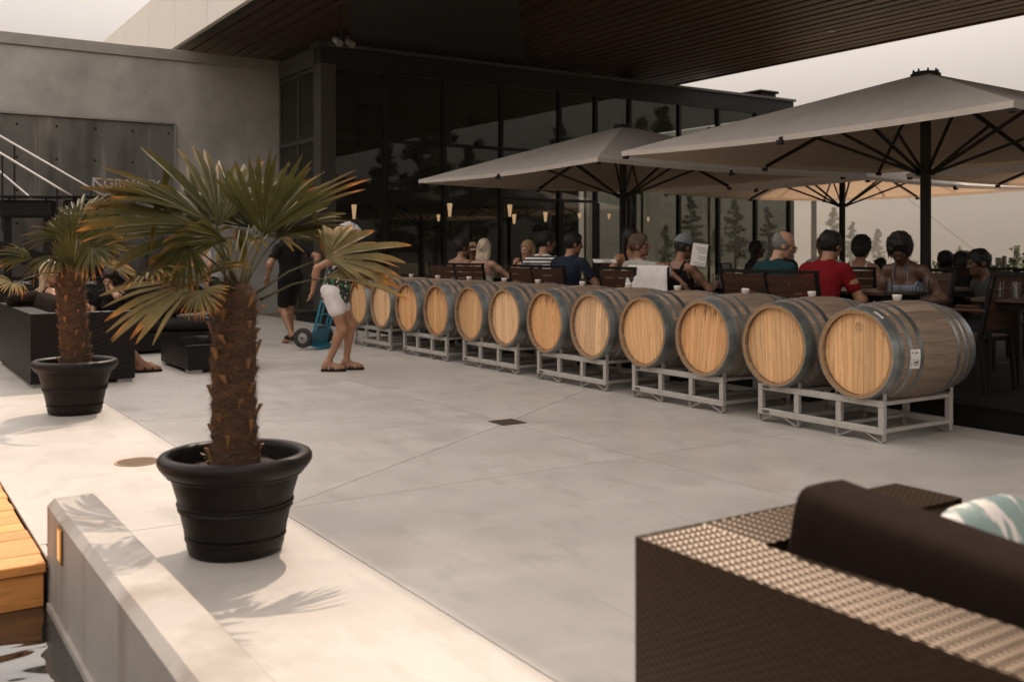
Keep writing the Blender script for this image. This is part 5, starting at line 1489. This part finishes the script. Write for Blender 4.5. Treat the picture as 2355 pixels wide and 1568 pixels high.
    for an,heel,ball,toe,td in feet:
        if sk_ == 'shoe':
            part('shoe', [('c',an+V(0,0,-.015),heel,.040*s,.037*s,'add'),('c',an+V(0,0,-.01),ball,.043*s,.037*s,'add'),('c',ball,toe,.039*s,.028*s,'add'),('c',heel,ball,.036*s,.036*s,'add'),('h',V(0,0,heel.z-.033*s),(0,0,-1))], sm_, .009, .012)
        else:
            z = heel.z-.027*s; b = MB(); sd_ = V(-td.y,td.x,0)
            out = [(-.065,.028),(-.075,0),(-.065,-.028),(0,-.034),(.10,-.042),(.17,-.040),(.205,-.018),(.205,.018),(.17,.040),(.10,.042),(0,.034)]
            c = an
            pts = [(c.x+td.x*x*s+sd_.x*y*s, c.y+td.y*x*s+sd_.y*y*s) for x,y in out][::-1]
            b.prism(pts, z-.024*s, z+.003); so = b.build('sandal', sm_, o)
            b = MB()
            for tt, zz, rr in ((.02,.062,.05),(.10,.048,.044)):
                cc = V(c.x,c.y,z)+td*tt*s; b.tube([cc+sd_*(rr*s*math.cos(a))+V(0,0,zz*s*math.sin(a)) for a in np.linspace(0,math.pi,9)], .0075*s, 6)
            b.tube([V(c.x,c.y,z)+td*.03*s+V(0,0,.062*s), V(c.x,c.y,z)+td*.125*s+V(0,0,.045*s), V(c.x,c.y,z)+td*.16*s+V(0,0,.005)], .006*s, 6)
            b.build('strap', M['capmetal'] if sk_ == 'sandal_silver' else sm_, so)
    # hair
    hk, hcol = hair; hmt = hairmat(hcol); nz = .008
    cran = lambda a: ('e',Hh(-.016,0,.03),((.100+a)*s,(.079+a)*s,(.100+a)*s),nRh,'add')
    facecut = [('e',Hh(.10,0,-.045),(.075*s,.078*s,.105*s),nRh,'sub'),('e',Hh(.07,0,-.11),(.11*s,.10*s,.08*s),nRh,'sub')]
    if hk == 'short':
        part('hair', [cran(.008),('e',Hh(.03,0,.080),(.06*s,.06*s,.045*s),nRh,'add'),*facecut,('e',Hh(.03,0,-.10),(.075*s,.12*s,.07*s),nRh,'sub'),('e',Hh(-.05,0,-.145),(.09*s,.12*s,.06*s),nRh,'sub')], hmt, .008, .02, noise=nz, seed=len(label))
    elif hk == 'fringe':       # bald crown, hair round the back and sides
        part('hair', [cran(.008),*facecut,('h',Hh(-.03,0,.050),Rh@V(.75,0,1)),('h',Hh(-.02,0,-.06),Rh@V(.25,0,-1))], hmt, .008, .02, noise=.002, seed=3)
    elif hk == 'thin':         # thinning only at the top
        part('hair', [cran(.012),*facecut,('e',Hh(-.01,0,.135),(.06*s,.045*s,.04*s),nRh,'sub'),('h',Hh(-.02,0,-.06),Rh@V(.25,0,-1))], hmt, .008, .02, noise=nz, seed=4)
    elif hk in ('curly','wavy'):
        a = .032 if hk == 'curly' else .024
        part('hair', [cran(a),('e',Hh(-.05,0,-.03),(.075*s,.088*s,.085*s),nRh,'add'),('e',Hh(.04,.02,.10),(.065*s,.065*s,.05*s),nRh,'add'),('e',Hh(.135,0,-.045),(.105*s,.088*s,.115*s),nRh,'sub'),*facecut,('h',Hh(-.02,0,-.10),Rh@V(.3,0,-1))], hmt, .008, .02, noise=.014, seed=5)
    elif hk in ('long','bob','longdark'):
        L = {'long':.27,'bob':.17,'longdark':.33}[hk]
        down = V(0,0,-1)
        ps = [cran(.014)]
        for y in (-.065,-.035,0,.035,.065):
            st = Hh(-.055+.25*abs(y), y, .0); en = st + down*(L*s*(1-abs(y))) + Rs@V(-.03*s,y*.25*s,0)
            ps.append(('c',st,en,.036*s,.026*s,'add'))
        for y in (-1,1):
            st = Hh(-.025,y*.080,.02); ps.append(('c',st,st+down*L*.8*s+Rs@V(-.01,y*.012*s,0),.024*s,.018*s,'add'))
        part('hair', ps+[facecut[0]], hmt, .008, .025, noise=.005, seed=6)
    elif hk == 'bun':
        part('hair', [cran(.012),('e',Hh(-.10,0,.055),(.042*s,)*3,nRh,'add'),*facecut,('h',Hh(-.02,0,-.06),Rh@V(.25,0,-1))], hmt, .008, .02, noise=nz, seed=7)
    for ex in extras:
        if ex[0] == 'cap':
            part('cap', [cran(.016),('h',Hh(0,0,.028),(-(Rh@V(0,0,1))))], cloth(ex[1],'cap_cloth'), .008, .02)
            b = MB(); vs = []; fs = []
            for i in range(9):
                a = R(-62+124*i/8); vs += [Hh(.02+.088*math.cos(a),.088*math.sin(a),.034), Hh(.03+.165*math.cos(a)**1,.098*math.sin(a),.026-.01*math.sin(abs(a)))]
            for i in range(8): fs.append((2*i,2*i+1,2*i+3,2*i+2))
            if not ex[2:]: b.add(vs, fs); b.build('cap_peak', cloth(ex[1],'cap_cloth'), o)
        elif ex[0] == 'hat':
            b = MB(); n = 28; pr = [(.001,.135),(.055,.133),(.082,.11),(.098,.045),(.105,.038),(.17,.030),(.21,.018),(.212,.022),(.17,.035),(.102,.043)]
            vs = []; fs = []
            for r_, z in pr:
                for k in range(n): a = 2*math.pi*k/n; vs.append(Hh(-.01+r_*math.cos(a)*1.05, r_*math.sin(a), z))
            for i in range(len(pr)-1):
                for k in range(n): fs.append((i*n+k,i*n+(k+1)%n,(i+1)*n+(k+1)%n,(i+1)*n+k))
            b.add(vs, fs); ht_ = b.build('straw_hat', cloth((.42,.27,.15),'straw'), o, smooth=True)
            b = MB(); b.tube([Hh(-.01+.103*math.cos(a)*1.05,.103*math.sin(a),.052) for a in np.linspace(0,2*math.pi,25)[:-1]], .011, 6, closed=True); b.build('hat_band', M['ink'], ht_)
        elif ex[0] == 'glasses':
            b = MB()
            for y in (1,-1):
                b.tube([Hh(.112,y*.034+.026*math.cos(a),-.001+.019*math.sin(a)) for a in np.linspace(0,2*math.pi,17)[:-1]], .0026*s, 5, closed=True)
                b.tube([Hh(.112,y*.06,.006),Hh(.05,y*.082,.008),Hh(-.02,y*.086,.0)], .0026*s, 5)
            b.tube([Hh(.113,.009,.002),Hh(.116,0,.004),Hh(.113,-.009,.002)], .0026*s, 5)
            b.build('glasses', M['ink'], o, smooth=True)
    return o
def head_xy(px, zc): a, c = ray(px); return V(a*zc, c*zc, 0)
def toward(p, q): return math.degrees(math.atan2(q.y-p.y, q.x-p.x))
RIGHT, AWAY = -33.3, 56.7                # directions of travel: to the picture's right, and away from the viewer
# --- walking woman
wl = gnd(766,852); wl.z = 0
person(wl, RIGHT+4, 'woman with curly grey hair walking in white shorts and a dark floral top', sit=False, s=.945, lean=12, head=(-6,22,0), skin='tan', fem=True, fat=1.12, res=.010,
       hair=('curly',(.42,.41,.40)), top=('loose',floral_m), bottom=('short',(.66,.62,.60)), shoes=('sandal_silver',(.02,.017,.015)),
       armR=(-.20,-.24,.02), poleR=(-.7,-.5,.2), armL=(.26,.20,.16), poleL=(-.4,.4,-.8), handR=.2,
       legs=[((.13,.05,.085),(1,0,.1),(1,.05,0)), ((-.05,-.08,.085),(1,0,.1),(1,-.05,0))])
# --- man with the hand truck
ml = gnd(668,787); ml.z = 0
person(ml, 100, 'man in black shirt and black shorts walking away with a blue hand truck', sit=False, s=1.0, lean=6, skin='tan', hair=('short',(.05,.03,.02)), top=('tee',(.007,.007,.0075)), bottom=('shorts',(.007,.007,.0075)),
       shoes=('shoe',(.012,.012,.012)), armR=(-.22,-.26,.06), poleR=(-.6,-.5,.2), armL=(.10,.30,.02), handR=.8,
       legs=[((-.20,.10,.12),(1,0,.2),(1,.2,-.35)), ((.14,-.10,.085),(1,0,.1),(1,-.1,0))])
# --- man standing behind the nearer palm
gp = head_xy(497,15.2)
person(gp, 150, 'person in pale grey shirt standing behind the nearer palm', sit=False, s=.98, lean=14, skin='tan', hair=('short',(.06,.045,.035)), top=('tee',(.36,.35,.34)), bottom=('shorts',(.02,.02,.025)), shoes=('shoe',(.02,.02,.02)))
# --- the lounge
bl = V(1.70,11.95,0)
person(bl, 18, 'blonde woman in a black top sitting on the left sofa, seen beside the palm trunk', sit=True, seat=.34, lean=4, s=.97, head=(-66,8,0), skin='fair', fem=True, hair=('long',(.50,.37,.24)), top=('tank',(.007,.007,.0075)), bottom=('short',(.03,.03,.035)), shoes=('sandal',(.015,.013,.012)),
       armL=(.22,.14,.10), armR=(.10,-.20,.20), legs=[((.62,.12,.085),(.4,0,1),(1,.0,0)), ((.60,-.12,.085),(.4,-.1,1),(1,-.2,0))])
person(V(1.82,10.98,0), 8, 'bare legged guest in sandals on the left sofa behind the farther palm trunk', sit=True, seat=.34, lean=6, s=.98, head=(30,6,0), skin='tan', fem=True, hair=('longdark',(.02,.014,.012)), top=('bare',(.02,.02,.022)), bottom=('short',(.20,.22,.25)), shoes=('sandal',(.015,.013,.012)),
       armL=(.24,.14,.12), armR=(.22,-.16,.12), legs=[((.70,.06,.085),(.4,0,1),(1,-.1,0)), ((.66,-.16,.085),(.4,-.1,1),(1,-.2,0))])
d2 = head_xy(272,12.6)
person(d2, -128, 'dark haired woman in black resting her face on her hand on the black sofa', sit=True, seat=.32, lean=26, s=.92, head=(4,20,-8), skin='fair', fem=True, hair=('wavy',(.02,.013,.01)), top=('tee',(.007,.007,.0075)), bottom=('pants',(.015,.015,.017)),
       armL=(.33,.05,.50), poleL=(.3,.7,-.7), armR=(.30,-.20,.12), handL=.1)
# --- the dining terrace
D = lambda p: V(p.x, p.y, DZ)
Pa, Pb, Pc = head_xy(1052,14.3), head_xy(1087,15.3), head_xy(1110,13.9)
person(D(Pa), 20, 'woman with dark tied up hair in a white strapped top, beside the straw hat', head=(-28,4,0), skin='tan', fem=True, hair=('bun',(.02,.014,.012)), top=('halter',(.60,.52,.48)), bottom=('skirt',(.58,.48,.44)), s=1.0, lean=9, armL=(.24,.12,.12), armR=(.30,-.06,.30))
person(D(Pb), -120, 'woman in a straw sun hat facing the viewer between two friends', head=(0,6,6), skin='tan', fem=True, hair=('longdark',(.03,.018,.012)), top=('tank',(.03,.025,.022)), extras=(('hat',),), s=.94, lean=10)
person(D(Pc), 30, 'blonde woman with bare back raising her right palm at the table', head=(4,2,0), skin='fair', fem=True, hair=('bob',(.55,.45,.33)), top=('bare',(.66,.62,.58)), bottom=('skirt',(.6,.56,.52)), s=.97, lean=4, armR=(.30,-.36,.42), poleR=(.1,-.5,-.8), armL=(.22,.14,.12), handR=.1)
Pd, Pe, Pf = head_xy(1222,13.6), head_xy(1243,12.6), head_xy(1298,12.0)
person(D(Pd), -150, 'woman with long light brown hair facing left at the middle table', head=(-10,6,0), skin='fair', fem=True, hair=('long',(.30,.19,.10)), top=('tank',(.02,.02,.022)), s=.95, lean=10, armR=(.30,-.10,.18))
person(D(Pe), 24, 'man in a black and white striped tee shirt with glasses', head=(-32,8,0), skin='tan', hair=('short',(.012,.010,.010)), top=('tee',stripe_m), extras=(('glasses',),), s=1.08, lean=8, armR=(.30,-.12,.14))
person(D(Pf), 16, 'man in a navy tee shirt leaning on his elbow over the menu', head=(-30,6,0), skin='tan', hair=('short',(.010,.009,.009)), top=('tee',(.014,.020,.036)), s=1.06, lean=13, armR=(.36,-.30,.02), poleR=(-.2,-.8,-.8), armL=(.36,.05,.14))
Pg, Ph, Pi = head_xy(1447,12.0), head_xy(1462,10.9), head_xy(1552,10.5)
person(D(Pg), -100, 'woman with dark long hair and a bare arm standing up behind the man in grey', head=(0,4,0), skin='tan', fem=True, hair=('longdark',(.012,.009,.008)), top=('tank',(.007,.007,.0075)), s=1.02, lean=2, seat=.52)
person(D(Ph), 8, 'man in pale grey shirt resting his arm along the white covered chair', head=(-40,-4,0), skin='mid', hair=('short',(.10,.065,.04)), top=('tee',(.33,.31,.28)), s=1.0, lean=4, twist=-16, armR=(-.05,-.66,.27), poleR=(-.3,-.2,.5), armL=(.26,.16,.10), handR=.5)
person(D(Pi), 14, 'woman in a black tank top and grey cap reading a white menu', head=(-18,14,0), skin='mid', fem=True, hair=('short',(.03,.025,.022)), top=('tank',(.007,.007,.0075)), extras=(('cap',(.16,.17,.19),1),), s=1.0, lean=12, armR=(.40,-.24,.24), armL=(.34,.02,.22), fat=1.1, handR=.4)
Pk, Pl, Pp = V(7.20,6.56,0), V(7.22,6.00,0), V(8.34,5.80,0)
person(D(Pk), -4, 'man with shaved grey head and glasses in a dark teal tee shirt', head=(-34,18,0), skin='fair', hair=('fringe',(.20,.19,.18)), top=('tee',(.010,.036,.040)), extras=(('glasses',),), s=1.03, lean=14, fat=1.22, armR=(.34,-.14,.12))
person(D(Pl), 6, 'man with thinning dark hair in a bright red tee shirt', head=(-6,10,0), skin='tan', hair=('thin',(.012,.010,.010)), top=('tee',(.16,.005,.008)), s=1.04, lean=20, fat=1.15, armR=(.42,-.20,.14), armL=(.36,.14,.14))
person(D(Pp), 190, 'woman with dark hair and glasses in a blue halter top looking down', head=(14,34,0), skin='brown', fem=True, hair=('curly',(.012,.009,.008)), top=('halter',pin_m), extras=(('glasses',),), s=1.05, lean=24, fat=1.25, armR=(.34,-.06,.10), armL=(.30,.16,.10))
Pn, Po, Pm = head_xy(1972,10.9), head_xy(2018,14.6), head_xy(1895,13.2)
person(D(Pn), 20, 'dark haired woman in a white sleeveless top behind the man in red', head=(-10,4,0), skin='tan', fem=True, hair=('wavy',(.012,.010,.010)), top=('tank',(.58,.55,.52)), s=.98, lean=12)
person(D(Po)+V(0,0,-.12), -20, 'small dark haired child with a raised hand far behind the tables', head=(0,0,0), skin='tan', hair=('short',(.012,.010,.010)), top=('tee',(.03,.03,.035)), s=.80, lean=6, armR=(.28,-.22,.40), poleR=(0,-.6,-.8))
person(D(Pm), 200, 'man with short reddish hair in a white shirt far behind the man in red', head=(0,0,0), skin='tan', hair=('short',(.22,.09,.03)), top=('tee',(.6,.57,.54)), s=1.0, lean=4)
Pq, Pr, Pt = head_xy(2196,11.0), head_xy(2238,10.6), head_xy(2310,9.6)
person(D(Pq)+V(0,0,-.13), 60, 'silhouetted guest with a tuft of hair, left of three at the right edge', skin='brown', hair=('short',(.010,.009,.009)), top=('tee',(.02,.018,.018)), s=.98, lean=24, face=False, res=.014)
person(D(Pr)+V(0,0,-.13), 70, 'silhouetted guest with long dark hair, middle of three at the right edge', skin='brown', fem=True, hair=('longdark',(.010,.009,.009)), top=('tee',(.018,.016,.018)), s=.96, lean=22, face=False, res=.014)
person(D(Pt)+V(0,0,-.12), 150, 'silhouetted guest in a dark grey shirt, right of three at the right edge', head=(0,8,0), skin='brown', hair=('short',(.010,.009,.009)), top=('tee',(.06,.06,.065)), s=1.0, lean=26, face=False, res=.014)
Pu, Pv = head_xy(1716,14.2), head_xy(1786,13.2)
person(D(Pu), -60, 'dark silhouetted guest with long hair far back before the glass wall', skin='brown', fem=True, hair=('longdark',(.012,.010,.010)), top=('tee',(.015,.014,.015)), s=.97, lean=16, face=False, res=.014)
person(D(Pv), 10, 'dark silhouetted guest far back, left of the man in teal', skin='brown', hair=('short',(.012,.010,.010)), top=('long',(.015,.014,.015)), s=1.0, lean=10, face=False, res=.014)

# chairs under the guests (they face the way the guests face) and the tables
def cfor(p, yaw, label, back=.02, z=DZ):
    d = V(math.cos(R(yaw)), math.sin(R(yaw)),0); return chair(p.x+d.x*back, p.y+d.y*back, yaw, label, z)
cfor(Pa, 12, 'slatted chair of the woman in the white strapped top'); cfor(Pb, -120, 'slatted chair of the woman in the straw hat'); cfor(Pc, 16, 'slatted chair behind the blonde woman with the bare back')
cfor(Pd, -150, 'slatted chair of the woman with long light brown hair'); cfor(Pe, 12, 'slatted chair of the man in the striped shirt'); cfor(Pf, 10, 'slatted chair of the man in navy')
cfor(Pg, -100, 'slatted chair of the woman with the bare arm', z=DZ+.06); cfor(Ph, 6, 'slatted chair of the man in the pale grey shirt')
wc = cfor(V(7.28,7.95,0)*1.0, 4, 'slatted chair draped with a white jacket under the woman in the grey cap', back=-.06)
cfor(Pk, 2, 'slatted chair of the man in teal', back=-.02); cfor(Pl, 4, 'slatted chair of the man in red', back=-.06); cfor(Pp, 190, 'slatted chair of the woman with glasses and blue top')
cfor(Pn, 20, 'slatted chair of the woman in white behind the man in red'); cfor(Po, -20, 'slatted chair of the child far behind', z=DZ-.12*0); cfor(Pm, 200, 'slatted chair of the man in white far behind')
for p, y, l in ((Pq,60,'chair of the left silhouetted guest at the right edge'),(Pr,70,'chair of the middle silhouetted guest at the right edge'),(Pt,150,'chair of the right silhouetted guest at the right edge'),(Pu,-60,'chair of the far guest with long hair'),(Pv,10,'chair of the far guest left of the man in teal')): cfor(p,y,l)
chair(7.55,4.72,95,'empty dark chair at the right table with glasses'); chair(8.55,4.10,180,'dark chair at the very right edge of the picture')
table(7.98,12.85,20,'table of the three women with the straw hat'); table(7.98,10.45,15,'table of the striped shirt and navy shirt men'); table(8.05,8.25,5,'table of the woman reading the menu')
table(7.98,6.20,0,'table between the man in red and the woman in blue'); table(7.85,4.05,10,'table with two glasses at the right edge'); table(9.6,7.4,10,'dark table behind the man in red'); table(10.9,9.6,0,'dark table far back before the glass wall'); table(9.5,5.9,40,'table of the three silhouetted guests')
for px, zc, lab in ((1133,13.0,'glass before the blonde woman'),(1340,11.7,'glass before the man in navy'),(1645,9.9,'tall glass right of the white menu'),(1662,9.8,'second glass right of the white menu'),(2045,8.8,'glass before the woman with glasses'),(2130,8.9,'glass beside the woman in blue'),(2297,7.75,'left clear glass on the right edge table'),(2335,7.6,'right clear glass on the right edge table')):
    q = head_xy(px, zc); glass((q.x,q.y,TZ), lab)
# menus
def board(loc, rz, tilt, label, w_=.22, h_=.30, roll=0):
    t = thing('menu_board', loc, label, 'menu'); t.rotation_euler = (R(roll), R(tilt), R(rz))
    b = MB(); b.bbox(-.003,-w_/2,0,.003,w_/2,h_,.001); b.build('board', M['white'], t)
    b = MB()
    rg = np.random.default_rng(5)
    for i in range(13):
        z = h_-.045-.018*i; x1 = rg.uniform(-.01,.05)
        if i in (4,8): continue
        b.box(-.0042,-.07,z,-.0034,x1,z+.005); b.box(.0034,-.07,z,.0042,x1,z+.005)
    for i in range(3):
        b.box(-.0044,-.085+.08*i-.006,h_-.008,.0044,-.085+.08*i+.006,h_+.006)
    b.build('print', M['ink'], t)
    return t
mpos = at(1604,612,10.25); board(mpos, AWAY-6, 6, 'white menu board held up by the woman in the grey cap', roll=8, w_=.155, h_=.235)
mpos = at(1392,604,11.2); board(mpos, AWAY, 80, 'white menu board lying tilted before the man in navy', w_=.26, h_=.2)
# white jacket over the chair back
jt = thing('white_jacket', wc.location, 'white jacket hung over the chair back under the man\'s hand', 'jacket'); jt.rotation_euler = wc.rotation_euler
b = MB(); vs = []; fs = []; n = 16
prof = [(-.372,.42),(-.368,.6),(-.362,.8),(-.352,.94),(-.325,.972),(-.297,.95),(-.285,.86)]
for i,(x,z) in enumerate(prof):
    for k in range(n+1):
        y = -.30+.60*k/n; w_ = .016*math.sin(k*1.9+i*.4)*(1 if z < .9 else .2)
        vs.append((x + w_ - (.03 if z < .6 else 0), y*(1.06 if z < .7 else .98), z + (.03*math.sin(k*.8) if i == 0 else 0)))
for i in range(len(prof)-1):
    for k in range(n): fs.append((i*(n+1)+k,(i+1)*(n+1)+k,(i+1)*(n+1)+k+1,i*(n+1)+k+1))
b.add(vs, fs); jk = b.build('cloth', cloth((.60,.57,.54),'white_cotton'), jt, smooth=True)
so_ = jk.modifiers.new('thick','SOLIDIFY'); so_.thickness = .008

# ------------------------------------------------------------------ beyond the terrace: vineyard, pines, utility pole
def clump(b, c, r_, k, rg, size):
    for i in range(k):
        d = V(*rg.normal(0,1,3)); d.normalize(); p = Vector(c) + d*r_*rg.uniform(.3,1)
        u = V(*rg.normal(0,1,3)).normalized(); v = u.cross(V(*rg.normal(0,1,3))).normalized(); s_ = size*rg.uniform(.6,1.3)
        b.add([p-u*s_-v*s_*.5, p+u*s_-v*s_*.4, p+v*s_], [(0,1,2)])
def make_pine(seed, hgt):
    rg = np.random.default_rng(seed)
    t = thing('pine_tree', (0,0,0), 'x', 'tree', 'hazy pines beyond the terrace')
    b = MB(); b.tube([(0,0,-.2),(rg.normal(0,.1),rg.normal(0,.1),hgt*.5),(rg.normal(0,.15),rg.normal(0,.1),hgt*.97)],[hgt*.022,hgt*.015,.02],8); b.build('trunk', M['bark'], t, smooth=True)
    c = MB(); lb_ = MB()
    m = int(hgt*5.5)
    for i in range(m):
        s = .16+.84*(i+rg.uniform(0,1))/m; z = hgt*s; a = rg.uniform(0,6.28); L = hgt*.23*(1-s)**.62*rg.uniform(.45,1.2)+.12
        tip = V(math.cos(a)*L, math.sin(a)*L, z + L*rg.uniform(-.12,.35))
        lb_.tube([(0,0,z),tip],[.035,.012],4,caps=False)
        for q in (.35,.6,.82,1.0):
            clump(c, V(0,0,z).lerp(tip,q), .11*hgt*.5*(.35+.35*q)*.55+.10, 20, rg, .13)
    clump(c, V(0,0,hgt), .3, 30, rg, .12)
    lb_.build('limb', M['bark'], t)
    c.build('crown', M['needle'], t)
    return t
GZ = -.75
trees = [(1915,480,600,0),(1960,512,560,1),(2018,528,590,2),(2085,555,620,0),(2205,566,520,1),(1880,588,500,2),(2180,588,470,0),(1588,452,260,1),(1690,462,280,0),(1648,520,330,2),(1765,480,300,1),(1530,520,270,2)]
pines = []
def put_pine(pos, hgt, v, label):
    if len(pines) < 3: o = make_pine(20+len(pines), 9.0); pines.append(o)
    else: o = clone(pines[v])
    k = hgt/9.0; o.scale = (k,k,k); o.location = pos; o.rotation_euler.z = random.uniform(0,6); o['label'] = label
labs = ['tallest hazy pine just left of the far umbrella pole','hazy pine just right of the far umbrella pole','hazy pine with a broad crown right of the man in red','dim pine left of the woman with glasses','small hazy tree above the silhouetted guests','low pine at the foot of the utility pole','low bushy pine left of the silhouetted guests','pine seen through the glass above the woman in the grey cap','tallest pine seen through the glass, right of the white menu','small pine seen through the glass just above the white menu','pine seen through the last glass panes before the sky','dim pine seen through the glass above the man in pale grey']
for (px,py,zc,v), lab in zip(trees, labs):
    p = at(px,py,zc); zg = gz(p.x,p.y); put_pine((p.x,p.y,zg), p.z-zg, v, lab)
# pines on the open side to the right, out of the frame; the glass front mirrors them
for (x,y,h_,v) in ((62,-34,15,0),(75,-52,17,1),(48,-30,12,2),(90,-40,18,0),(58,-60,14,1),(104,-70,19,2),(40,-46,13,0),(70,-20,12,1),(24,-14,9,2),(31,-22,11,0),(37,-31,12,1),(20,-22,10,2),(28,-38,13,0),(15,-30,12,1)):
    put_pine((x,y,GZ), h_, v, 'tall pine on the open slope, seen only as a mirror image in the glass front')
up_ = at(1871,470,42); ut = thing('utility_pole', (up_.x,up_.y,GZ), 'tall thin wooden utility pole right of the glass building', 'pole')
b = MB(); b.cyl((0,0,0),(0,0,8.2),.125,.10,10); b.build('shaft', M['postwood'], ut, smooth=40)
b = MB(); b.box(-.9,-.05,7.5,.9,.05,7.62); b.build('cross_arm', M['postwood'], ut)
b = MB(); b.tube([(0,0,7.3), V(7.5,-5.4,0.0)], .008, 5); b.build('guy_wire', M['darkmetal'], ut)
for i,(px,top,wd,lab) in enumerate(((2221,576,.09,'leftmost thin vineyard post by the silhouetted guests'),(2265,584,.20,'broad square vineyard post behind the long haired silhouette'),(2298,592,.14,'short vineyard post left of the guest in dark grey'),(2309,588,.07,'thin vineyard post just behind the guest in dark grey'),(2325,592,.08,'thin vineyard post right of the guest in dark grey'),(2337,575,.10,'tallest vineyard post at the right edge'))):
    zc = 21+1.5*(i%3); p = at(px,top,zc)
    t = thing('vineyard_post', (p.x,p.y,GZ), lab, 'post', 'vineyard posts beyond the terrace')
    b = MB(); b.bbox(-wd/2,-wd/2,0,wd/2,wd/2,p.z-GZ,.008); b.build('shaft', M['postwood'], t)
rg_ = np.random.default_rng(3)
for i,(px,zc) in enumerate(((2150,30),(2195,26),(2235,24),(2270,23),(2300,25),(2322,22),(2348,21.5),(2375,22))):
    p = head_xy(px,zc); t = thing('grape_vine', (p.x,p.y,GZ), 'leafy grape vine among the posts at the right edge', 'vine', 'grape vines beyond the terrace')
    b = MB(); b.tube([(0,0,0),(.05,.03,.5),(0,0,1.0)],[.04,.03,.02],6); b.build('trunk', M['bark'], t)
    b = MB()
    for q in range(16): clump(b, V(rg_.normal(0,.45),rg_.normal(0,.45),1.15+rg_.normal(0,.28)), .28, 22, rg_, .075)
    b.build('foliage', M['vine'], t)

# ------------------------------------------------------------------ smoke in the air
b = MB(); b.box(-252,-252,-26, 1202,1202,60)
hz = bpy.data.materials.new('smoke_haze'); hz.use_nodes = True; n_ = hz.node_tree.nodes; n_.remove(n_['Principled BSDF'])
pv_ = n_.new('ShaderNodeVolumePrincipled'); pv_.inputs['Color'].default_value = (.46,.425,.38,1); pv_.inputs['Density'].default_value = .00042; pv_.inputs['Anisotropy'].default_value = .2
hz.node_tree.links.new(pv_.outputs[0], n_['Material Output'].inputs['Volume'])
o = b.build('haze', hz); o['kind'] = 'stuff'
sc.cycles.volume_bounces = 1
